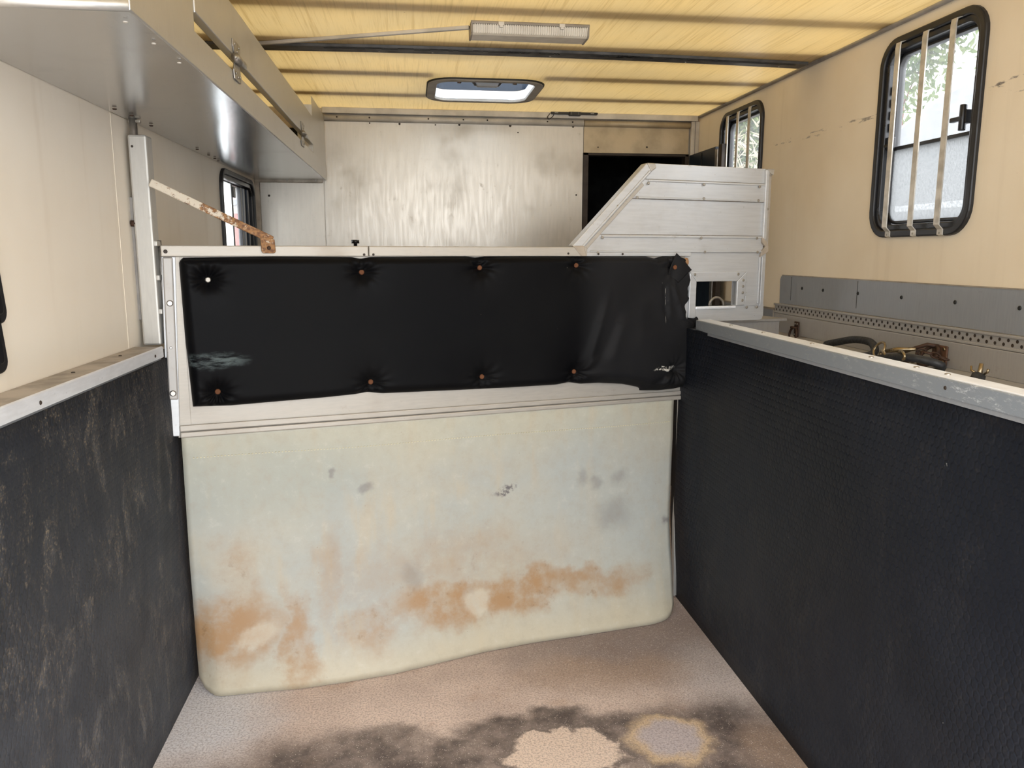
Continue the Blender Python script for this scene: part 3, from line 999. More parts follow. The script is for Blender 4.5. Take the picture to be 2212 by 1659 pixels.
# top rail in two lengths
MB().box(-1.849, -1.2355, -0.014, 0.036, 1.388, 1.421).build('top_rail', M_alu_beige, dv, 0.003)
MB().box(-1.2335, -0.445, -0.014, 0.036, 1.388, 1.421).build('top_rail', M_alu_beige, dv, 0.003)
MB().box(-0.448, 0.0, -0.010, 0.036, 1.388, 1.402).build('top_rail', M_alu_div, dv, 0.002)
# stile and hinge plate at the left end
MB().prism([(-1.849, 1.388), (-1.810, 1.388), (-1.832, 0.842), (-1.868, 0.845)], -0.004, 0.034, pz).build('hinge_stile', M_alu_div, dv, 0.002)
MB().prism([(-1.812, 1.388), (-1.798, 1.388), (-1.798, 0.842), (-1.832, 0.842)], -0.002, 0.030, pz).build('stile', M_alu_beige, dv, 0.001)
MB().prism([(-1.846, 1.386), (-1.818, 1.386), (-1.830, 0.958), (-1.856, 0.960)], -0.013, -0.004, pz).build('hinge_plate', M_tray, dv, 0.004)
for s, z, r in ((-1.834, 1.251, .0095), (-1.843, 0.979, .0095), (-1.840, 1.118, .004)):
    screw(dv, (s, -0.013, z), r, M_steel, name='bolt')
screw(dv, (-1.836, -0.014, 1.403), .006, M_brownwood)
for s, z in ((-0.521, 1.398), (-1.250, 1.394), (-1.220, 1.394), (-0.40, 1.396), (-0.30, 1.396)):
    screw(dv, (s, -0.014, z), .004, M_brownwood)
screw(dv, (-1.811, -0.004, 0.871), .004, M_brownwood)
# bottom moulding: two ridges
MB().prism([(-1.832, 0.857), (0.006, 0.852), (0.006, 0.868), (-1.832, 0.876)], -0.010, 0.0, pz).build('bottom_moulding', M_alu_beige, dv, 0.003)
MB().prism([(-1.832, 0.838), (0.006, 0.834), (0.006, 0.850), (-1.832, 0.855)], -0.014, 0.0, pz).build('bottom_moulding', M_alu_beige, dv, 0.004)
# wing: horizontal planks, sloped edge, right-hand post, little opening
def plank(za, zb, y, mat, s1=0.342):
    f = lambda z: -0.468 + (z - 1.402) * 0.91
    return MB().prism([(f(za), za), (s1, za), (s1, zb), (f(zb), zb)], y, 0.022, pz).build('plank', mat, dv, 0.0015)


plank(1.400, 1.4655, -0.003, M_alu_div)
plank(1.4665, 1.5965, 0.002, M_alu_div)
plank(1.5975, 1.6665, -0.004, M_alu_div)
plank(1.6675, 1.725, 0.002, M_alu_div)
for za, zb, s0 in ((1.402, 1.409, -0.43), (1.456, 1.4635, -0.385), (1.597, 1.604, -0.245), (1.6585, 1.6665, -0.195)):
    MB().box(s0, 0.338, -0.0085, -0.002, za, zb).build('plank_rib', M_alu_div, dv, 0.0025)
for za, s0, s1 in ((1.4658, -0.39, 0.335), (1.5968, -0.27, 0.335), (1.6668, -0.2, 0.335)):
    MB().box(s0, s1, -0.0015, 0.004, za - 0.0012, za + 0.0012).build('joint_line', M_grime, dv)
# sloped channel along the wing's leading edge
dxy = Vector((0.297, 0.298)).normalized()
nrm = Vector((dxy.y, -dxy.x))


def slope_poly(a, b, w0, w1):
    A0, B0 = Vector((-0.503, 1.425)), Vector((-0.206, 1.724))
    p = [A0 + dxy * a + nrm * w0, B0 + dxy * b + nrm * w0, B0 + dxy * b + nrm * w1, A0 + dxy * a + nrm * w1]
    return [tuple(q) for q in p]


MB().prism(slope_poly(0, 0, 0, 0.038), -0.010, 0.030, pz).build('sloped_channel', M_alu_div, dv, 0.004)
MB().prism(slope_poly(0.0, -0.01, 0.026, 0.034), -0.014, -0.009, pz).build('channel_rib', M_alu_div, dv, 0.002)
MB().prism(slope_poly(0.03, -0.06, 0.038, 0.052), -0.006, 0.0, pz).build('channel_rib', M_alu_beige, dv, 0.002)
MB().prism([(-0.205, 1.724), (-0.172, 1.724), (-0.165, 1.708), (-0.188, 1.692)], -0.013, 0.030, pz).build('corner_cap', M_alu_beige, dv, 0.004)
MB().prism([(-0.505, 1.425), (-0.458, 1.425), (-0.448, 1.388), (-0.47, 1.388)], -0.016, -0.004, pz).build('corner_cap', M_ledge, dv, 0.003)
# right-hand post
MB().box(0.333, 0.352, -0.010, 0.034, 1.45, 1.722).build('wing_post', M_alu_div, dv, 0.004)
MB().box(0.351, 0.368, -0.003, 0.034, 1.40, 1.724).build('wing_post', M_alu_beige, dv, 0.004)
MB().prism([(0.338, 1.724), (0.372, 1.724), (0.368, 1.70), (0.352, 1.708)], -0.012, 0.034, pz).build('corner_cap', M_alu_beige, dv, 0.003)
MB().prism([(0.328, 1.462), (0.340, 1.455), (0.362, 1.43), (0.362, 1.405), (0.325, 1.385), (0.332, 1.41), (0.348, 1.425), (0.33, 1.44)], -0.012, 0.0, pz).build('weld_bracket', M_ledge, dv, 0.002)
# lower wing around the opening
HS0, HS1, HZ0, HZ1 = 0.032, 0.222, 1.195, 1.291
lw = MB()
lw.prism([(-0.02, HZ1), (0.36, HZ1), (0.36, 1.40), (-0.02, 1.40)], 0.0, 0.026, pz)
lw.prism([(-0.02, 1.135), (HS0, 1.135), (HS0, HZ1), (-0.02, HZ1)], 0.0, 0.026, pz)
lw.prism([(HS1, HZ0), (0.36, HZ0), (0.36, HZ1), (HS1, HZ1)], 0.0, 0.026, pz)
lw.prism([(HS0, 1.137), (0.345, 1.134), (0.356, 1.139), (0.362, 1.152), (0.362, HZ0), (HS0, HZ0)], 0.0, 0.026, pz)
lw.build('lower_wing_panel', M_alu_div, dv)
MB().prism([(0.0, 1.329), (0.266, 1.329), (HS1, HZ1), (HS0, HZ1)], -0.008, 0.026, pz).build('opening_frame', M_alu_div, dv, 0.003)
MB().prism([(0.0, 1.329), (HS0, HZ1), (HS0, 1.150), (0.0, 1.150)], -0.008, 0.026, pz).build('opening_frame', M_alu_div, dv, 0.003)
MB().prism([(0.266, 1.329), (0.262, 1.195), (HS1, 1.195), (HS1, HZ1)], -0.008, 0.026, pz).build('opening_frame', M_alu_div, dv, 0.003)
MB().box(HS0, HS1, -0.008, 0.030, HZ0 - 0.012, HZ0).build('opening_sill', M_alu_rail, dv, 0.004)
MB().box(0.326, 0.334, -0.006, 0.0, 1.20, 1.385).build('panel_rib', M_alu_div, dv, 0.002)
MB().box(0.338, 0.345, -0.006, 0.0, 1.19, 1.385).build('panel_rib', M_alu_div, dv, 0.002)
MB().prism([(0.268, 1.232), (0.326, 1.232), (0.326, 1.197), (0.318, 1.193), (0.264, 1.193)], -0.003, 0.0, pz).build('patch_plate', M_alu_div, dv, 0.001)
for s, z in ((-0.196, 1.69), (-0.196, 1.652), (0.047, 1.655), (0.306, 1.655), (-0.242, 1.600), (0.049, 1.603), (0.303, 1.602), (-0.322, 1.567), (-0.382, 1.455), (0.044, 1.457), (0.305, 1.458), (-0.4, 1.400), (0.063, 1.404), (0.311, 1.404), (0.022, 1.318), (0.224, 1.318), (0.250, 1.294), (0.250, 1.245), (0.250, 1.27), (0.250, 1.215), (0.273, 1.187), (0.323, 1.187), (0.354, 1.702), (0.350, 1.571)):
    screw(dv, (s, -0.0085, z), 0.0055, M_screw)
# metal strip at the right of the flap
MB().prism([(-0.018, 0.834), (0.002, 0.836), (-0.004, 0.45), (-0.010, 0.33), (0.0, 0.05), (0.002, 0.008), (-0.012, 0.008), (-0.022, 0.33), (-0.016, 0.5)], 0.004, 0.022, pz).build('edge_strip', M_post, dv, 0.002)

# hanging flap: a thick rubber sheet that bellies forward onto the floor
yb_f = curve([(-1.83, -0.016), (-1.774, -0.074), (-1.649, -0.098), (-1.522, -0.128), (-1.375, -0.142), (-1.22, -0.148), (-1.054, -0.136), (-0.879, -0.124), (-0.7, -0.126), (-0.522, -0.143), (-0.333, -0.156), (-0.218, -0.165), (-0.15, -0.16), (-0.03, -0.12)])
bot_f = curve([(-1.826, 0.055), (-1.819, 0.030), (-1.806, 0.014), (-1.785, 0.004), (-1.76, 0.002), (-0.22, 0.002), (-0.17, 0.004), (-0.135, 0.012), (-0.112, 0.028), (-0.099, 0.055)])
le_f = curve([(0.0, -1.826), (0.4, -1.830), (0.84, -1.829)])
re_f = curve([(0.0, -0.102), (0.05, -0.098), (0.136, -0.088), (0.224, -0.085), (0.312, -0.080), (0.473, -0.063), (0.674, -0.053), (0.84, -0.051)])


def flap_pt(u, v, off):
    z_top = lerp(0.850, 0.845, u)
    s = lerp(le_f(v * 0.84), re_f(v * 0.84), u)
    z = lerp(bot_f(s), z_top, v)
    h = (1 - z / 0.85)
    y = -0.006 + yb_f(s) * h ** 2.2
    y += 0.004 * mnoise.noise(Vector((s * 3, z * 3, 2))) * min(1, h * 4)
    return (s, y + off, z)


fb = MB()
fb.grid(110, 44, lambda u, v: flap_pt(u, v, 0.0))
fb.grid(110, 44, lambda u, v: flap_pt(u, v, 0.006))
NU, NV = 111, 45
rim = [i for i in range(NU)] + [j * NU + NU - 1 for j in range(1, NV)] + [(NV - 1) * NU + i for i in range(NU - 2, -1, -1)] + [j * NU for j in range(NV - 2, 0, -1)]
o2 = NU * NV
for a, b in zip(rim, rim[1:] + rim[:1]):
    fb.f.append((a, b, b + o2, a + o2))
    fb.s.append(False)
flap = fb.build('hanging_flap', M_flap, dv)
flap['label'] = 'pale rubber flap stained brown near the floor'
st = MB()
for i in range(170):
    s = -1.80 + i * 0.0102
    zz = 0.770 - 0.012 * sstep(-1.8, -1.2, s) - 0.010 * sstep(-0.9, -0.2, s)
    h = 1 - zz / 0.85
    st.box(s, s + 0.0048, -0.0095 + yb_f(s) * h ** 2.2, -0.004 + yb_f(s) * h ** 2.2, zz, zz + 0.0024)
sto = st.build('stitching', plain('cream_thread', (0.62, 0.58, 0.42), 0.7), flap)
sto['kind'] = 'stuff'

# padded vinyl cushion
pad_bot = curve([(-1.79, 0.932), (-1.679, 0.928), (-1.541, 0.931), (-1.397, 0.934), (-1.292, 0.938), (-1.251, 0.943), (-1.2, 0.935), (-0.926, 0.929), (-0.754, 0.926), (-0.56, 0.925), (-0.507, 0.931), (-0.461, 0.922), (-0.384, 0.921), (-0.286, 0.911), (-0.215, 0.895), (-0.184, 0.881), (-0.102, 0.876), (-0.039, 0.877), (0.014, 0.886), (0.028, 0.905)])
pad_top = curve([(-1.802, 1.372), (-1.79, 1.385), (-1.52, 1.388), (-1.29, 1.386), (-1.26, 1.381), (-1.23, 1.386), (-0.9, 1.388), (-0.867, 1.384), (-0.83, 1.388), (-0.504, 1.389), (-0.202, 1.389), (-0.16, 1.380), (-0.122, 1.388), (-0.06, 1.391), (-0.030, 1.380)])
pad_lef = curve([(0.0, -1.790), (0.5, -1.799), (1.0, -1.802)])
pad_rig = curve([(z, s) for s, z in [(-0.036, 1.385), (-0.029, 1.373), (-0.043, 1.351), (-0.038, 1.345), (-0.020, 1.340), (-0.016, 1.318), (-0.010, 1.300), (-0.014, 1.285), (-0.023, 1.268), (-0.019, 1.255), (-0.022, 1.24), (-0.014, 1.228), (-0.027, 1.212), (-0.036, 1.206), (-0.034, 1.19), (-0.028, 1.18), (-0.033, 1.165), (-0.026, 1.150), (-0.006, 1.147), (0.004, 1.142), (0.008, 1.13), (0.014, 1.05), (0.018, 1.00), (0.026, 0.93), (0.028, 0.905), (0.022, 0.89), (0.0, 0.88)]])
BUT = [(-1.724, 1.319), (-1.26, 1.338), (-0.856, 1.350), (-0.489, 1.356), (-0.087, 1.347), (-1.716, 0.976), (-1.241, 0.978), (-0.85, 0.973), (-0.492, 0.971), (-0.077, 0.960)]
TH = 0.040


def segd(s, z, ax, az, bx, bz):
    vx, vz = bx - ax, bz - az
    L = vx * vx + vz * vz
    t = max(0, min(1, ((s - ax) * vx + (z - az) * vz) / L))
    return math.hypot(s - ax - t * vx, z - az - t * vz), t


def zlow(s, z):
    return z - pad_bot(s)


def pad_h(s, z, eL, eR, eB, eT):
    e = min(eL / 0.030, eB / 0.034, eT / 0.026, eR / 0.012)
    e = max(0.0, min(1.0, e))
    h = TH * math.sqrt(max(0.0, 1 - (1 - e) ** 2))
    h += 0.004 * mnoise.noise(Vector((s * 2.2, z * 4, 5)))
    for i, (bx, bz) in enumerate(BUT):
        dx, dz = s - bx, z - bz
        r = math.hypot(dx, dz)
        if r < 0.20:
            a = math.atan2(dz, dx)
            h -= 0.025 * math.exp(-(r / 0.026) ** 2) + 0.007 * math.exp(-(r / 0.07) ** 2)
            kk = 9 if i < 5 else 11
            amp = 0.0080 * math.exp(-(r / 0.045) ** 2) * sstep(0.0, 0.014, r)
            toward = 0.35 + 0.65 * (0.5 + 0.5 * math.sin(a) * (1 if i < 5 else -1))
            h += amp * math.cos(kk * a + i * 1.7 + 1.2 * math.sin(2 * a + i)) * toward
    # slack folds of the loose right-hand end
    for ax, az, bx, bz, amp, w in ((-0.455, 0.985, -0.355, 1.30, 0.0085, 0.016), (-0.41, 1.00, -0.31, 1.22, -0.006, 0.022), (-0.36, 1.00, -0.29, 1.20, 0.004, 0.02), (-0.487, 0.965, -0.395, 1.04, 0.006, 0.012),
                                   (-0.105, 1.30, -0.025, 1.09, 0.010, 0.012), (-0.135, 1.29, -0.125, 1.13, -0.006, 0.010), (-0.12, 1.29, -0.10, 1.12, 0.004, 0.010), (-0.22, 1.25, -0.24, 1.0, 0.0035, 0.03), (-0.085, 0.955, -0.145, 0.885, 0.009, 0.014), (-0.075, 0.95, -0.04, 0.89, 0.008, 0.012), (-0.12, 0.93, -0.2, 0.905, -0.006, 0.012), (-0.06, 1.33, -0.015, 1.345, -0.012, 0.012)):
        d, t = segd(s, z, ax, az, bx, bz)
        h += amp * math.exp(-(d / w) ** 2) * sstep(0, 0.15, t) * sstep(1.0, 0.55, t)
    h += 0.020 * sstep(-0.50, -0.36, s) * sstep(1.36, 0.96, z) * min(1.0, e * 1.2) * sstep(0.0, 0.05, zlow(s, z))
    return max(h, 0.0015)


def pad_pt(u, v):
    zc = lerp(0.9, 1.388, v)
    sL = pad_lef(v)
    sR = 0.0
    s = lerp(sL, pad_rig(zc), u)
    zb, zt = pad_bot(s), pad_top(s)
    z = lerp(zb, zt, v)
    sR = pad_rig(z)
    s = lerp(sL, sR, u)
    # round the left corners a little
    h = pad_h(s, z, s - sL, sR - s + 0.0005, z - zb, zt - z)
    return (s, -h, z)


# denser sampling near the edges
def dens(t):
    return t - 0.5 * math.sin(2 * PI * t) / (2 * PI) * 0.9


pb = MB()
pb.grid(300, 90, lambda u, v: pad_pt(dens(u), dens(v)))
NU, NV = 301, 91
rim = [i for i in range(NU)] + [j * NU + NU - 1 for j in range(1, NV)] + [(NV - 1) * NU + i for i in range(NU - 2, -1, -1)] + [j * NU for j in range(NV - 2, 0, -1)]
base = len(pb.v)
pb.v += [(pb.v[i][0], 0.0, pb.v[i][2]) for i in rim]
m = len(rim)
for i in range(m):
    pb.f.append((rim[i], rim[(i + 1) % m], base + (i + 1) % m, base + i))
    pb.s.append(False)
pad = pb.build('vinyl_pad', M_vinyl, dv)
pad['label'] = 'black buttoned vinyl pad torn at its right end'
for i, (s, z) in enumerate(BUT[:9]):
    eL, eR = s + 1.8, 0.02 - s
    screw(pad, (s, -0.0125 - (0.022 if i == 4 else 0), z), 0.0088, M_screw if i == 0 else M_rust, name='pad_screw')
MB().box(-0.093, -0.068, -0.016, -0.010, 0.952, 0.962).build('pad_screw', M_ledge, pad, 0.002)
# square patch held by the corner screw
PP = [(-0.082, 1.400), (-0.012, 1.337), (-0.073, 1.290), (-0.116, 1.322)]


def patch_pt(u, v):
    s = lerp(lerp(PP[3][0], PP[2][0], u), lerp(PP[0][0], PP[1][0], u), v)
    z = lerp(lerp(PP[3][1], PP[2][1], u), lerp(PP[0][1], PP[1][1], u), v)
    r = math.hypot(s + 0.087, z - 1.347)
    return (s, -0.030 - 0.10 * r + 0.004 * math.sin(u * 5 + v * 3), z)


pt = MB().grid(12, 12, patch_pt)
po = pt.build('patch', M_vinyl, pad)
po.modifiers.new('thick', 'SOLIDIFY').thickness = 0.003
po['label'] = 'square vinyl washer under the top right screw'
for s, z, sx, sz in ((-0.128, 1.366, .014, .009), (-0.028, 1.365, .011, .016), (-0.121, 1.305, .006, .010)):
    b = MB()
    b.grid(10, 8, lambda u, v: (s + sx * math.cos(u * 2 * PI) * math.sin(v * PI) * (1 + .3 * math.sin(5 * u * 2 * PI)), -0.020 - 0.008 * math.sin(u * 2 * PI) * math.sin(v * PI), z + sz * math.cos(v * PI) * (1 + .2 * math.sin(7 * v))))
    b.build('foam_tuft', M_foam, pad)
# torn rag hanging off the pad edge at the rail end
rag = MB()
rag.prism([(-0.01, 1.155), (0.02, 1.15), (0.030, 1.158), (0.040, 1.145), (0.052, 1.138), (0.042, 1.128), (0.045, 1.118), (0.03, 1.112), (0.012, 1.05), (0.0, 1.06)], -0.022, -0.014, pz)
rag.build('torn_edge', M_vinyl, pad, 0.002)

# ------------------------------------------------------------------ hinge post, brace
hp = empty('hinge_post', (-0.768, 2.46, 1.126))
tag(hp, 'weathered metal hinge post standing on left rail by divider', 'post')
MB().box(-0.030, 0.022, -0.010, 0.045, 0.0, 0.608).build('post_tube', M_post, hp, 0.006)
MB().tube([(-0.022, 0.025, 0.50), (-0.022, 0.025, 0.655)], 0.0115, 12).build('post_pipe', M_steel, hp)
MB().box(-0.034, 0.0, 0.018, 0.032, 0.645, 0.653).build('pipe_collar', M_screw, hp, 0.002)
MB().tube([(0.026, 0.030, 0.02), (0.026, 0.030, 0.31)], 0.006, 8).build('hinge_pin', M_steel, hp)
for z in (0.10, 0.20, 0.30):
    MB().box(0.018, 0.030, -0.006, 0.030, z - 0.008, z + 0.008).build('weld', M_post, hp, 0.003)
MB().tube([(-0.040, 0.0, 0.358), (-0.026, 0.0, 0.358)], 0.010, 6).build('post_bolt', M_brown_rust, hp)
screw(hp, (-0.018, -0.010, 0.575), 0.0035, M_brownwood)

br = empty('diagonal_brace', (1.06, 2.92, 0), math.radians(14.5))
tag(br, 'rusty flaking white brace arm from hinge post to divider', 'brace')
a0, a1 = Vector((-1.864, 1.600)), Vector((-1.532, 1.438))
dd = (a1 - a0).normalized()
nn = Vector((-dd.y, dd.x)) * 0.0115
MB().prism([tuple(a0 - nn), tuple(a1 - nn), tuple(a1 + nn), tuple(a0 + nn)], -0.022, -0.010, pz).build('brace_bar', M_rustbar, br, 0.003)
MB().prism([(-1.568, 1.450), (-1.526, 1.440), (-1.524, 1.402), (-1.530, 1.398), (-1.562, 1.398), (-1.566, 1.404)], -0.024, -0.0155, pz).build('brace_foot', M_rustbar, br, 0.002)
screw(br, (-1.544, -0.024, 1.414), 0.006, M_brown_rust)

# ------------------------------------------------------------------ overhead locker on the left wall
SX = -0.436
ZS = 1.781
lk = empty('overhead_locker', (WL, 1.395, ZS))
tag(lk, 'long aluminium overhead locker along the left wall top', 'locker')
L0 = Vector((WL, 1.395, ZS))


def LB(x0, x1, y0, y1, z0, z1):
    return MB().box(x0 - L0.x, x1 - L0.x, y0 - L0.y, y1 - L0.y, z0 - L0.z, z1 - L0.z)


fb = MB()
fb.grid(6, 80, lambda u, v: (lerp(0.002, SX - WL - 0.001, u), lerp(0.004, YB - 1.395 - 0.02, v), 0.0025 * mnoise.noise(Vector((u * 1.5, v * 6, 3))) * math.sin(u * PI) + 0.0005))
fb.grid(6, 80, lambda u, v: (lerp(0.002, SX - WL - 0.001, u), lerp(0.004, YB - 1.395 - 0.02, v), 0.008))
fb.build('locker_floor', M_alu_shelf, lk)
lipp = [(1.395, 1.781), (4.395, 1.781), (4.395, 1.858), (1.792, 1.854), (1.792, 2.150), (1.395, 2.150)]
MB().prism(lipp, SX - 0.004, SX + 0.002, lambda a, b, d: (d - L0.x, a - L0.y, b - L0.z)).build('front_lip', M_alu_lip, lk, 0.002)
LB(WL + 0.002, SX, 1.393, 1.399, 1.783, 2.150).build('end_panel', M_galv, lk, 0.002)
eb = MB().tube([(0.002, 0.004, 0.008), (SX - WL, 0.004, 0.008)], 0.0095, 10)
eb.build('rolled_edge', M_alu_lip, lk)
LB(SX - 0.018, SX + 0.004, 1.80, 3.84, 1.892, 2.018).build('flap_bar', M_alu_lip, lk, 0.003)
for y in (2.185, 3.445):
    h = MB()
    x1 = SX + 0.0045
    hz = lambda z: z - L0.z
    yy = y - L0.y
    xx = SX - L0.x
    h.prism([(-0.040, 1.930), (0.040, 1.930), (0.042, 1.912), (0.026, 1.888), (-0.026, 1.888), (-0.042, 1.912)], xx + 0.004, xx + 0.008, lambda a, b, d: (d, yy + a, hz(b)))
    h.prism([(-0.026, 1.878), (0.026, 1.878), (0.040, 1.856), (0.036, 1.834), (-0.036, 1.834), (-0.042, 1.856)], xx + 0.003, xx + 0.007, lambda a, b, d: (d, yy + a, hz(b)))
    ho = h.build('hinge', M_steel, lk, 0.0015)
    MB().tube([(xx + 0.012, yy - 0.046, hz(1.883)), (xx + 0.012, yy + 0.050, hz(1.883))], 0.0105, 12).build('hinge_barrel', M_steel, ho)
    MB().tube([(xx + 0.012, yy - 0.050, hz(1.883)), (xx + 0.012, yy - 0.046, hz(1.883))], 0.0060, 10).build('hinge_pin', M_screw, ho)
    for dy, z in ((-.024, 1.920), (.024, 1.920), (0, 1.906), (-.024, 1.850), (.0, 1.844), (.024, 1.848)):
        screw(ho, (xx + 0.008, yy + dy, hz(z)), 0.0042, M_screw, 'x+')
LB(SX - 0.002, SX + 0.0, 3.86, 4.395, 1.855, 2.112).build('corner_bracket', M_alu_lip, lk, 0.001)
LB(SX - 0.07, SX - 0.002, 3.862, 3.866, 1.858, 2.075).build('corner_bracket', M_alu_lip, lk, 0.001)
LB(WL + 0.004, SX - 0.02, 4.395, 4.412, 1.768, 1.803).build('support_angle', M_ledge, lk, 0.003)
for x in (-0.64, -0.49):
    screw(lk, (x - L0.x, 4.395 - L0.y, 1.780 - L0.z), 0.006, M_screw)
for x, y in ((-0.461, 1.452), (-0.458, 1.589), (-0.454, 1.737)):
    screw(lk, (x - L0.x, y - L0.y, -0.0025), 0.0042, M_white_trim, 'z-')
for x, y in ((-0.775, 2.30), (-0.765, 2.40), (-0.768, 2.58), (-0.775, 3.13), (-0.775, 3.3), (-0.78, 3.42), (-0.785, 3.5)):
    screw(lk, (x - L0.x, y - L0.y, -0.002), 0.006, M_brown_rust, 'z-')

# ------------------------------------------------------------------ ceiling fittings
cs = empty('ceiling_cover_strip', (0.4, 3.12, ZC))
tag(cs, 'dark grey cover strip across ceiling with peeling black sealant', 'strip')
ypos = lambda x: 3.12 + 0.035 * ((x - 0.4) / 1.0) ** 2
sb = MB()
N = 40
top, botm = [], []
for i in range(N + 1):
    x = lerp(WL + 0.02, 1.60, i / N)
    for dy, dz in ((-0.042, -0.001), (-0.038, -0.010), (0.038, -0.010), (0.042, -0.001)):
        sb.v.append((x - 0.4, ypos(x) + dy - 3.12, dz))
for i in range(N):
    for q in range(3):
        sb.f.append((i * 4 + q, i * 4 + q + 1, i * 4 + 4 + q + 1, i * 4 + 4 + q))
        sb.s.append(False)
sb.build('strip_sheet', M_tape, cs)
random.seed(3)
b = MB()
for x0, x1, w in ((-0.30, 0.12, .008), (0.12, 0.38, .003), (0.38, 0.47, .008), (0.5, 0.58, .004), (0.70, 0.95, .007), (0.80, 0.90, .012), (1.0, 1.25, .006), (1.2, 1.55, .008)):
    n = 14
    P, Q = [], []
    for i in range(n + 1):
        x = lerp(x0, x1, i / n)
        ww = w * (0.4 + 0.9 * random.random()) * (0.3 if i in (0, n) else 1)
        P.append((x - 0.4, ypos(x) - 3.12 - 0.020 - ww - 0.008))
        Q.append((x - 0.4, ypos(x) - 3.12 - 0.020 + ww * 0.6 - 0.008))
    for i in range(n):
        b.add([(*P[i], -0.0125), (*P[i + 1], -0.0125), (*Q[i + 1], -0.0125), (*Q[i], -0.0125)], [(0, 1, 2, 3)])
    for i in range(n):
        pass
so = b.build('sealant', M_scrap, cs)
so.modifiers.new('t', 'SOLIDIFY').thickness = 0.002
b = MB()
for x, yo in ((0.88, 0.045), (0.62, 0.046), (0.30, 0.05), (1.45, 0.045)):
    pts = [(x - 0.4 + 0.03 * math.cos(i) * (1 + .5 * random.random()) * (1 if i % 2 else .6), ypos(x) - 3.12 + yo + 0.005 * math.sin(i), -0.0015) for i in range(6)]
    b.add(pts, [(0, 1, 2, 3, 4, 5)])
b.build('sealant', M_scrap, cs)
for x, y in ((-0.10, 3.135), (0.1, 3.125), (0.55, 3.12), (1.1, 3.145), (1.5, 3.165)):
    screw(cs, (x - 0.4, y - 3.12 + 0.015, -0.010), 0.004, M_screw, 'z-')

lt = empty('ceiling_light', (0.415, 2.79, ZC))
tag(lt, 'long ribbed grey strip light on the ceiling', 'light')
MB().box(-0.200, 0.200, -0.055, 0.055, -0.010, 0).build('light_base', M_frame_gr, lt, 0.003)
MB().prism([(-0.050, -0.010), (0.050, -0.010), (0.044, -0.036), (0.036, -0.041), (-0.036, -0.041), (-0.044, -0.036)], -0.196, 0.196, lambda a, b, d: (d, a, b)).build('diffuser', M_diff, lt, 0.003)
rb = MB()
for i in range(52):
    x = -0.188 + i * 0.0074
    rb.prism([(-0.053, -0.010), (-0.048, -0.010), (-0.0425, -0.034), (-0.0465, -0.037)], x, x + 0.0038, lambda a, b, d: (d, a, b))
ro = rb.build('diffuser_ribs', M_diff, lt)
ro['kind'] = 'stuff'
for x in (-0.200, 0.194):
    MB().prism([(-0.055, 0), (0.055, 0), (0.050, -0.036), (0.040, -0.043), (-0.040, -0.043), (-0.050, -0.036)], x, x + 0.006, lambda a, b, d: (d, a, b)).build('end_cap', M_frame_gr, lt, 0.002)
for x in (-0.10, 0.105):
    MB().box(x - 0.010, x + 0.010, -0.060, -0.050, -0.014, -0.002).box(x - 0.006, x + 0.006, -0.060, -0.050, -0.020, -0.012).build('clip', M_white_trim, lt, 0.002)
cd = MB()
cd.prism([(-0.007, 0), (0.007, 0), (0.007, -0.012), (-0.007, -0.012)], 0.0, 1.0, lambda a, b, d: (lerp(-0.62, 0.214, d) + a * 0.36, lerp(3.142, 2.80, d) + a, ZC - 0.0005 + b))
tag(cd.build('cable_trunking', M_white_trim, None, 0.002), 'thin pale cable trunking leading across ceiling to the strip light', 'trunking')

# roof hatch
ht = empty('roof_hatch', (0.358, 3.857, ZC))
tag(ht, 'rounded roof hatch with handle bar in the ceiling', 'hatch')
zz3 = lambda a, b, d: (a, b, d)
MB().ring(rrect(0, 0, 0.525, 0.510, 0.115, 8), rrect(0, 0, 0.445, 0.440, 0.075, 8), -0.012, 0.004, zz3).build('hatch_frame', M_frame_gr, ht, 0.003)
MB().ring(rrect(0, 0, 0.535, 0.520, 0.12, 8), rrect(0, 0, 0.523, 0.508, 0.115, 8), -0.006, 0.003, zz3).build('hatch_seal', M_scrap, ht)
MB().ring(rrect(0, 0, 0.455, 0.450, 0.08, 8), rrect(0, 0, 0.445, 0.440, 0.075, 8), 0.0, 0.040, zz3).build('upstand', M_whitepl, ht)
MB().ring(rrect(0, 0, 0.462, 0.457, 0.08, 8), rrect(0, 0, 0.447, 0.442, 0.077, 8), 0.042, 0.100, zz3).build('insect_collar', M_blue, ht)
MB().prism(rrect(0, 0, 0.50, 0.49, 0.10, 8), 0.150, 0.154, zz3).build('dome', M_dome, ht)
hbm = MB()
hbm.prism([(-0.215, 0.012), (-0.13, 0.010), (-0.075, 0.004), (-0.055, -0.020), (0.055, -0.020), (0.075, 0.004), (0.13, 0.010), (0.215, 0.012), (0.215, 0.028), (-0.215, 0.028)], -0.198, -0.178, lambda a, b, d: (a, d, b))
hbo = hbm.build('handle_bar', M_black_pl, ht, 0.004)
MB().prism([(-0.062, 0.006), (-0.045, -0.024), (0.045, -0.024), (0.062, 0.006)], -0.204, -0.176, lambda a, b, d: (a, d, b)).build('handle_grip', M_greypl, hbo, 0.004)
for x in (-0.125, 0.125):
    kn = MB().tube([(x, -0.192, 0.006), (x, -0.192, -0.010)], 0.010, 10).build('handle_knob', M_black_pl, hbo)
    MB().tube([(x, -0.198, -0.004), (x, -0.204, -0.005)], 0.006, 10).build('knob_cap', M_copper, kn)

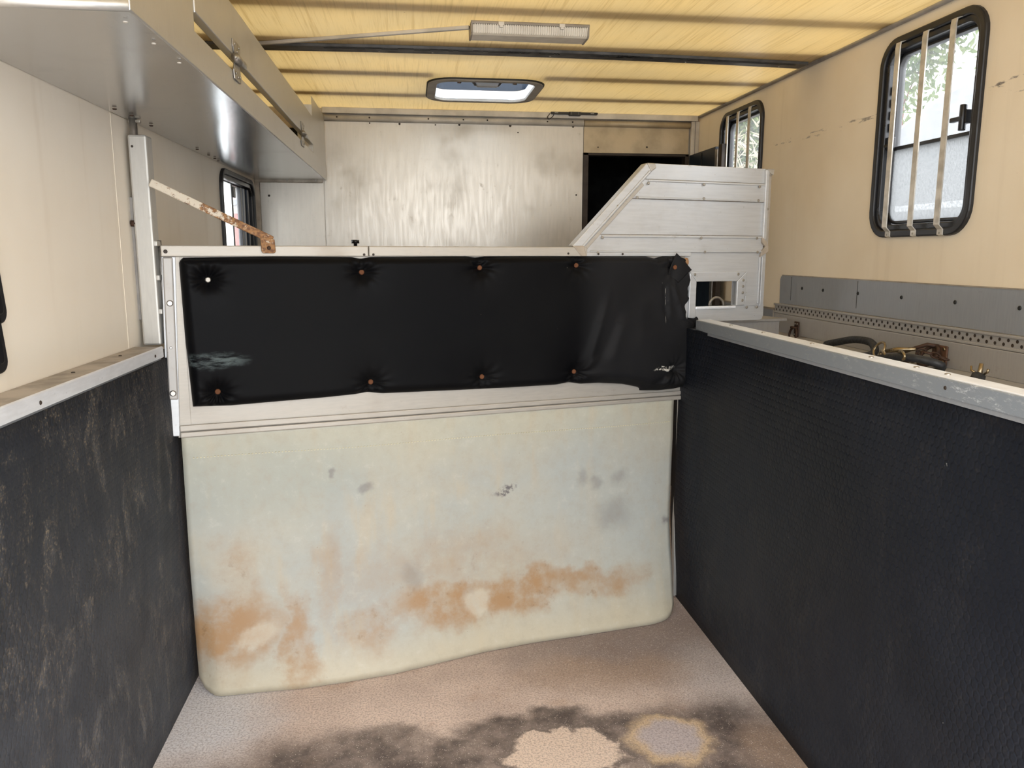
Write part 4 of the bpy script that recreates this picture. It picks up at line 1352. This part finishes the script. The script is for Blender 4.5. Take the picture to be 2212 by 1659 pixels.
# black latch at the top of the back wall
ch = empty('wall_latch', (0.905, YB - 0.03, 2.152))
tag(ch, 'black strap latch on the top trim above the doorway', 'latch')
MB().prism(rrect(0, 0, 0.262, 0.016, 0.0075, 4), -0.012, 0.0, lambda a, b, d: (a, d, b)).build('latch_strap', M_black_pl, ch, 0.002)
MB().box(-0.030, 0.033, -0.022, 0.0, -0.016, 0.017).build('latch_block', M_black_pl, ch, 0.003)
for x in (-0.10, 0.10):
    MB().box(x - 0.010, x + 0.010, -0.0135, -0.011, -0.003, 0.003).build('latch_slot', M_greypl, ch, 0.001)
for x in (-0.018, 0.022):
    MB().box(x - 0.001, x + 0.001, -0.0230, -0.0215, -0.010, 0.010).build('latch_line', M_greypl, ch)
MB().tube(spline([(-0.135, -0.006, -0.004), (-0.148, -0.010, -0.024), (-0.14, -0.010, -0.034), (-0.118, -0.008, -0.018), (-0.112, -0.006, -0.006)], 5), 0.0022, 6).build('latch_cord', M_black, ch)

# ------------------------------------------------------------------ windows
def window(name, label, w, X, sgn, sill_bar, bars):
    """rubber-framed truck window in a side wall; sgn = +1 when outside is +x"""
    cy, cz, ww, hh = w
    root = empty(name, (X, cy, cz))
    struct(root, label)
    f = lambda a, b, d: (sgn * d, a, b)
    r = 0.088
    MB().ring(rrect(0, 0, ww, hh, r), rrect(0, 0, ww - 0.048, hh - 0.048, r - .022), -0.014, 0.010, f).build('frame', M_black, root, 0.005)
    MB().ring(rrect(0, 0, ww - 0.044, hh - 0.044, r - .02), rrect(0, 0, ww - 0.086, hh - 0.086, r - .04), -0.004, 0.052, f).build('reveal', M_black_pl, root, 0.004)
    MB().ring(rrect(0, 0, ww - 0.090, hh - 0.090, r - .04), rrect(0, 0, ww - 0.112, hh - 0.112, r - .05), 0.024, 0.050, f).build('sash', M_black_pl, root, 0.003)
    return root, f


def bars_for(root, ys, zc, zt, zb):
    for y in ys:
        p = [(-0.004, zb), (-0.016, zb + 0.004), (-0.016, zb + 0.020), (-0.030, zb + 0.034), (-0.030, zt - 0.02), (-0.028, zt - 0.004), (-0.012, zt)]
        b = MB()
        q = [Vector((x, 0, z)) for x, z in p]
        up = [(x - 0.0025, z) for x, z in p]
        n = len(p)
        for i, (x, z) in enumerate(p):
            for dx, dy in ((-0.002, -0.012), (-0.002, 0.012), (0.002, 0.012), (0.002, -0.012)):
                b.v.append((x + dx, y + dy, z))
        for i in range(n - 1):
            for k_ in range(4):
                l = (k_ + 1) % 4
                b.f.append((i * 4 + k_, i * 4 + l, i * 4 + 4 + l, i * 4 + 4 + k_))
                b.s.append(False)
        b.f += [(0, 1, 2, 3), (4 * n - 4, 4 * n - 3, 4 * n - 2, 4 * n - 1)]
        b.s += [False, False]
        o = b.build('bar', M_bar, root)
        screw(o, (-0.0185, y, zb + 0.010), 0.0035, M_screw, 'x-')


def inner(w, a=0.106):
    return w[2] - a, w[3] - a


w1, f = window('window_1', 'black framed barred window nearest on the right wall', W1, WR, 1, True, 3)
iw, ih = inner(W1)
zm = 1.752 - W1[1]
MB().box(0.026, 0.048, -iw / 2, iw / 2, zm - 0.006, zm + 0.006).build('meeting_bar', M_black_pl, w1, 0.002)
MB().box(0.038, 0.042, -iw / 2, iw / 2, zm, ih / 2).build('pane', M_glass, w1)
MB().box(0.030, 0.034, -iw / 2, iw / 2, -ih / 2, zm).build('pane', M_glass_d, w1)['label'] = 'dusty lower pane'
bars_for(w1, (2.519 - 2.39, 2.381 - 2.39, 2.251 - 2.39), 0, 2.082 - 1.779, 1.452 - 1.779)
b = MB().box(0.004, 0.030, -0.180, -0.150, 0.000, 0.040)
b.box(-0.004, 0.012, -0.172, -0.118, 0.008, 0.022)
b.tube([(0.006, -0.165, 0.055), (0.006, -0.165, -0.02)], 0.011, 8)
b.build('catch', M_black_pl, w1, 0.003)
b = MB().box(0.004, 0.026, 0.188, 0.212, -0.030, 0.012).box(-0.002, 0.010, 0.180, 0.215, -0.022, -0.012)
b.build('catch', M_black_pl, w1, 0.003)
for z in (0.085, 0.125, 0.165, 0.045):
    MB().box(0.012, 0.020, 0.196, 0.204, z - 0.014, z + 0.014).build('stay_slot', M_greypl, w1, 0.001)

w2, f = window('window_2', 'black framed barred window farther along the right wall', W2, WR, 1, True, 3)
MB().box(0.026, 0.048, -iw / 2, iw / 2, zm - 0.006, zm + 0.006).build('meeting_bar', M_black_pl, w2, 0.002)
MB().box(0.038, 0.042, -iw / 2, iw / 2, zm, ih / 2).build('pane', M_glass, w2)
MB().box(0.030, 0.034, -iw / 2, iw / 2, -ih / 2, zm).build('pane', M_glass_d, w2)
bars_for(w2, (3.925 - 3.815, 3.795 - 3.815, 3.662 - 3.815), 0, 2.082 - 1.779, 1.452 - 1.779)

w3, f = window('window_3', 'dark framed sliding window low on the left wall under the locker', W3, WL, -1, False, 0)
iw, ih = inner(W3)
MB().box(-0.022, -0.002, -0.118, -0.100, -ih / 2, ih / 2).build('stile_or_highlight', M_black_pl, w3, 0.002)
MB().box(-0.010, -0.006, -iw / 2, -0.112, -ih / 2, ih / 2).build('pane', M_glass_f, w3)['label'] = 'hazed sliding pane'
MB().box(-0.020, -0.016, -0.105, 0.10, -ih / 2, ih / 2).build('pane', M_glass, w3)
MB().box(-0.020, 0.002, -0.100, -0.055, ih / 2 - 0.060, ih / 2 - 0.010).build('catch', M_black_pl, w3, 0.003)
MB().box(-0.024, -0.004, 0.085, 0.112, -ih / 2, ih / 2).build('stile_or_highlight', M_black_pl, w3, 0.002)
MB().box(-0.022, -0.012, 0.112, iw / 2, -ih / 2, ih / 2).build('reveal_band', M_black_pl, w3)  # flat black panel standing in for the window's far reveal
MB().box(-0.014, -0.002, 0.150, 0.172, -ih / 2, ih / 2).build('stile_or_highlight', M_galv, w3, 0.003)  # paler ridge, its colour imitates a bluish highlight on the reveal
MB().box(-0.014, 0.002, 0.215, 0.250, -ih / 2, ih / 2).build('stile_or_highlight', M_blue, w3, 0.004)  # blue ridge, coloured as a second highlight on the reveal

# ------------------------------------------------------------------ tack in the tray and odd fittings
rg = empty('tie_ring', (1.592, 3.075, 1.085))
tag(rg, 'rusty tie ring on a small plate at far end of tray', 'tie ring')
MB().box(-0.004, 0.002, -0.018, 0.018, -0.030, 0.034).build('ring_plate', M_brown_rust, rg, 0.002)
MB().tube([(-0.012 - 0.004 * math.cos(a), 0.030 * math.sin(a) + 0.008, -0.022 - 0.030 * math.cos(a)) for a in [i * PI / 12 for i in range(24)]], 0.0048, 8, closed=True).build('ring', M_brown_rust, rg)
MB().tube([(-0.004, -0.012, 0.006), (-0.018, 0.0, 0.010), (-0.018, 0.014, 0.010), (-0.006, 0.036, 0.006)], 0.005, 8).build('ring_staple', M_brown_rust, rg)
for dy, dz in ((-.009, .024), (.009, .024), (-.009, -.02), (.009, -.02)):
    screw(rg, (-0.004, dy, dz), 0.004, M_screw, 'x-')

tp = empty('tie_plate', (1.592, 2.175, 1.095))
tag(tp, 'square rusty tie plate with iron ring near middle of tray', 'tie plate')
MB().box(-0.005, 0.002, -0.034, 0.034, -0.033, 0.030).build('plate', plain('brown_rust_plate', (0.11, 0.05, 0.025), 0.7, 0.2, 0.2, 50, bump=.3), tp, 0.003)
for dy, dz in ((-.022, .020), (-.022, -.020), (.020, .020), (.014, -.018)):
    screw(tp, (-0.005, dy, dz), 0.0055, M_brass, 'x-')
MB().tube([(-0.030 + 0.02 * math.sin(a), 0.012 + 0.034 * math.cos(a), -0.004 + 0.030 * math.sin(a)) for a in [i * PI / 12 for i in range(24)]], 0.006, 8, closed=True).build('ring', M_brown_rust, tp)
MB().tube([(-0.004, 0.004, 0.026), (-0.030, 0.020, 0.030), (-0.050, 0.060, 0.012), (-0.065, 0.095, -0.004)], 0.006, 8).build('hook', M_brown_rust, tp)


def link_ring(c, ax1, ax2, ra, rb, r):
    c, a1, a2 = Vector(c), Vector(ax1).normalized(), Vector(ax2).normalized()
    return [c + a1 * ra * math.cos(t) + a2 * rb * math.sin(t) for t in [i * PI / 8 for i in range(16)]]


chn = empty('tie_chain', (1.545, 2.14, 1.062))
tag(chn, 'dark rusty chain heaped under the square tie plate', 'chain')
random.seed(11)
path = spline([(0.02, -0.02, 0.03), (-0.02, 0.03, 0.045), (-0.05, 0.0, 0.022), (-0.07, 0.06, 0.035), (-0.03, 0.09, 0.02), (-0.08, 0.02, 0.012), (-0.09, 0.09, 0.012), (-0.05, 0.12, 0.012)], 3)
for i, p in enumerate(path):
    t = (path[min(i + 1, len(path) - 1)] - path[max(i - 1, 0)]).normalized()
    side = t.cross(Vector((0, 0, 1))).normalized()
    if i % 2:
        side = t.cross(side)
    b = MB().tube(link_ring(p, t, side, 0.014, 0.008, .003), 0.0030, 6, closed=True)
    b.build('link', M_brown_rust, chn)

rp = empty('lead_rope', (1.44, 2.42, 1.06))
tag(rp, 'thick black lead rope with brass snap hook lying in tray', 'lead rope')
MB().tube(spline([(0.06, 0.25, 0.012), (0.05, 0.16, 0.030), (0.055, 0.06, 0.050), (0.05, -0.04, 0.052), (0.03, -0.10, 0.034), (0.0, -0.12, 0.020), (-0.05, -0.10, 0.014), (-0.06, -0.02, 0.014), (-0.02, 0.06, 0.014), (0.0, 0.16, 0.013)], 8), 0.0125, 10).build('rope', M_rope, rp)
b = MB().tube([Vector((0.0, -0.170, 0.045)) + Vector((0.010 * math.sin(t), 0.024 * math.cos(t), 0.022 * math.sin(t))) for t in [i * PI / 10 for i in range(20)]], 0.004, 8, closed=True)
b.build('snap_eye', M_brass, rp)
b = MB().tube([(0.010, -0.19, 0.042), (0.03, -0.22, 0.050), (0.06, -0.26, 0.056)], [0.006, 0.008, 0.005], 8)
b.build('snap_hook', M_brass, rp)

bk = empty('brass_buckle', (1.34, 2.02, 1.06))
tag(bk, 'two bright brass buckles on black strap just behind the rail', 'buckle')
MB().tube(spline([(-0.01, 0.10, 0.03), (0.0, 0.02, 0.050), (0.03, -0.05, 0.055), (0.08, -0.09, 0.04), (0.10, -0.02, 0.014), (0.06, 0.10, 0.012)], 6), 0.011, 8).build('strap', M_rope, bk)
for c in ((0.0, 0.055, 0.052), (0.012, -0.015, 0.060)):
    MB().tube(link_ring(c, (0.3, 1, 0), (0, 0.3, 1), 0.024, 0.011, .003), 0.0042, 8, closed=True).build('buckle_ring', M_brass, bk)

cl = empty('rope_clip', (1.36, 1.72, 1.0615))
tag(cl, 'short black rope end with small brass trigger clip, nearest in the tray', 'rope clip')
MB().tube([(-0.05, -0.03, 0.014), (-0.01, -0.01, 0.026), (0.006, 0.0, 0.044)], 0.016, 10).build('rope', M_rope, cl)
MB().tube([(0.006, 0.0, 0.044), (0.012, 0.004, 0.058), (0.014, 0.005, 0.074)], [0.008, 0.006, 0.005], 8).build('clip', M_brass, cl)
MB().tube([(0.008, 0.016, 0.050), (0.008, 0.030, 0.054), (0.010, 0.034, 0.064)], 0.003, 6).build('clip', M_brass, cl)
MB().tube([(0.010, -0.012, 0.050), (0.012, -0.020, 0.056), (0.012, -0.022, 0.064)], 0.003, 6).build('clip', M_brass, cl)

lp = MB()
lp.tube([(1.449 + 0.035 * math.cos(a), 3.6, 1.150 + 0.040 * math.sin(a)) for a in [i * PI / 14 for i in range(28)]], 0.0065, 8, closed=True)
hoop = tag(lp.build('steel_hoop', M_steel), 'grey steel hoop seen through the little opening in divider', 'hoop')
stb = MB().box(1.40, 1.50, 3.57, 3.63, 0.0, 1.112).build('hoop_post', M_tray, hoop)

kn = empty('door_stop', (-0.18, 3.6, 1.40))
kb = MB().cyl((0, 0, -1.40), (0, 0, 0.055), 0.008, 10)
kb.build('stop_rod', M_black_pl, kn)
MB().cyl((0, 0, 0.055), (0, 0, 0.070), 0.017, 12).build('stop_cap', M_black_pl, kn)
kn.location = (-0.235, 3.52, 1.385)
tag(kn, 'small black capped rod peeping above the divider top', 'rod')

gr = empty('rubber_grip', (WL, 1.66, 1.27))
tag(gr, 'upper black rubber grip at left edge of the wall', 'grip', 'black grips on the left wall')
f = lambda a, b, d: (d, a, b)
MB().prism(rrect(-0.008, 0.085, 0.055, 0.17, 0.024, 5), 0.0, 0.012, f).build('grip_body', M_black, gr, 0.004)
MB().prism(rrect(-0.012, 0.085, 0.022, 0.13, 0.010, 5), 0.012, 0.016, f).build('grip_rib', M_black_pl, gr, 0.002)
gr.rotation_euler = (math.radians(8), 0, 0)
gr.location = (WL, 1.666, 1.262)
g2 = gr.copy()
COL.objects.link(g2)
for c in list(gr.children):
    d = c.copy()
    COL.objects.link(d)
    d.parent = g2
g2.location = (WL, 1.650, 1.166)
g2['label'] = 'lower black rubber grip at left edge just above the rail'

# ------------------------------------------------------------------ outside
gnd = MB().box(-60, 60, -60, 60, -1.05, -1.0).build('ground', M_ground)
struct(gnd, 'pale gravel yard outside')


def tree(label, base, height, seed, spread, leaf_n, leaf_mat, lean=(0, 0)):
    rnd = random.Random(seed)
    t = empty('gum_tree', base)
    tag(t, label, 'tree', 'trees seen through the windows')
    tips = []
    b = MB()

    def branch(p, d, L, r, depth):
        n = 5
        pts, rs = [p], [r]
        q = p.copy()
        for i in range(n):
            d = (d + Vector((rnd.uniform(-.22, .22), rnd.uniform(-.22, .22), rnd.uniform(-.05, .16)))).normalized()
            q = q + d * L / n
            pts.append(q.copy())
            rs.append(r * (1 - 0.45 * (i + 1) / n))
            if depth >= 1:
                tips.append(q.copy())
        b.tube(pts, rs, 6)
        if depth < 3:
            for c in range(3 if depth else 4):
                i = rnd.randint(2, n)
                dd = (d + Vector((rnd.uniform(-1, 1), rnd.uniform(-1, 1), rnd.uniform(-.1, .7))) * spread).normalized()
                branch(pts[i], dd, L * rnd.uniform(.5, .7), rs[i] * .62, depth + 1)
    branch(Vector((0, 0, 0)), Vector((lean[0], lean[1], 1)).normalized(), height * .52, height * .0062, 0)
    b.build('trunk', M_bark, t)
    lb = MB()
    for i in range(leaf_n):
        c = rnd.choice(tips) + Vector((rnd.gauss(0, .28), rnd.gauss(0, .28), rnd.gauss(0, .22)))
        a = Vector((rnd.uniform(-1, 1), rnd.uniform(-1, 1), rnd.uniform(-1.2, .2))).normalized() * rnd.uniform(.13, .25)
        s = a.cross(Vector((rnd.uniform(-1, 1), rnd.uniform(-1, 1), rnd.uniform(-1, 1)))).normalized() * .040
        mid = c + a * .5 + Vector((0, 0, .012))
        lb.add([c, mid + s, c + a, mid - s], [(0, 1, 2, 3)])
    lo = lb.build('foliage', leaf_mat, t, fix=False)
    lo['kind'] = 'stuff'
    return t


tree('slender reddish gum tree left in the near right window', (9.5, 14.6, -1), 10.4, 5, .75, 11000, M_leaf)
tree('leafy gum tree right of the slender one, near window', (16.0, 23.0, -1), 12.5, 12, .9, 12000, M_leaf)
tree('dense tree behind far right window', (8.6, 20.6, -1), 8.0, 21, .8, 8000, M_leaf)

random.seed(5)
hd = empty('dry_hedge', (5.1, 12.0, -1))
tag(hd, 'straw coloured scrub filling the far right window', 'hedge')
hb = MB()
for i in range(9000):
    c = Vector((random.uniform(-1.1, 1.0), random.uniform(-1.5, 1.5), random.uniform(0, 4.4) * random.uniform(.6, 1)))
    a = Vector((random.uniform(-1, 1), random.uniform(-1, 1), random.uniform(-.3, 1.3))).normalized() * random.uniform(.15, .32)
    s = a.cross(Vector((random.uniform(-1, 1), random.uniform(-1, 1), .2))).normalized() * .018
    hb.add([c - s, c + s, c + a], [(0, 1, 2)])
ho = hb.build('scrub', M_straw, hd, fix=False)
ho['kind'] = 'stuff'

cv = empty('silver_trailer', (5.1, 5.25, -1))
tag(cv, 'pale silver trailer parked outside the near right window', 'trailer')
prof = [(-2.6, 0.45), (1.7, 0.45), (2.0, 0.8), (2.05, 2.4), (1.95, 3.0), (1.6, 3.36), (1.2, 3.52), (0.75, 3.66), (0.2, 3.76), (-0.6, 3.82), (-2.2, 3.82), (-2.6, 3.5)]
MB().prism(prof, -0.9, 1.2, lambda a, b, d: (d, a, b)).build('body', M_caravan, cv, 0.05, seg=3)
for z in (0.95, 1.45, 1.95, 2.4, 2.75):
    MB().box(-0.915, -0.895, -2.55, 1.90, z, z + 0.05).build('side_rib', M_whitepl, cv, 0.006)
for y in (-0.9, 0.6):
    MB().cyl((-0.85, y, 0.32), (-0.62, y, 0.32), 0.32, 20).build('wheel', M_black, cv)

hs = empty('brick_house', (-5.0, 20.0, -1))
tag(hs, 'red brick house with white gable outside the left window', 'house')
MB().box(-3.0, 1.22, 0.0, 6.0, 0.0, 3.33).build('brick_wall', M_brick, hs)
MB().box(-3.05, 1.30, -0.03, 6.0, 3.33, 3.9).build('upper_wall', M_housew, hs)
MB().prism([(-3.4, 3.9), (1.42, 3.9), (-0.9, 4.8)], -0.2, 6.2, lambda a, b, d: (a, d, b)).build('roof', M_housew, hs)
MB().prism([(0.65, 3.46), (1.50, 3.66), (1.50, 3.78), (0.65, 3.58)], -0.25, -0.1, lambda a, b, d: (a, d, b)).build('gutter', M_gutter, hs)
MB().box(1.10, 1.20, -0.04, 0.02, 0.3, 2.2).build('window_frame', M_housew, hs)
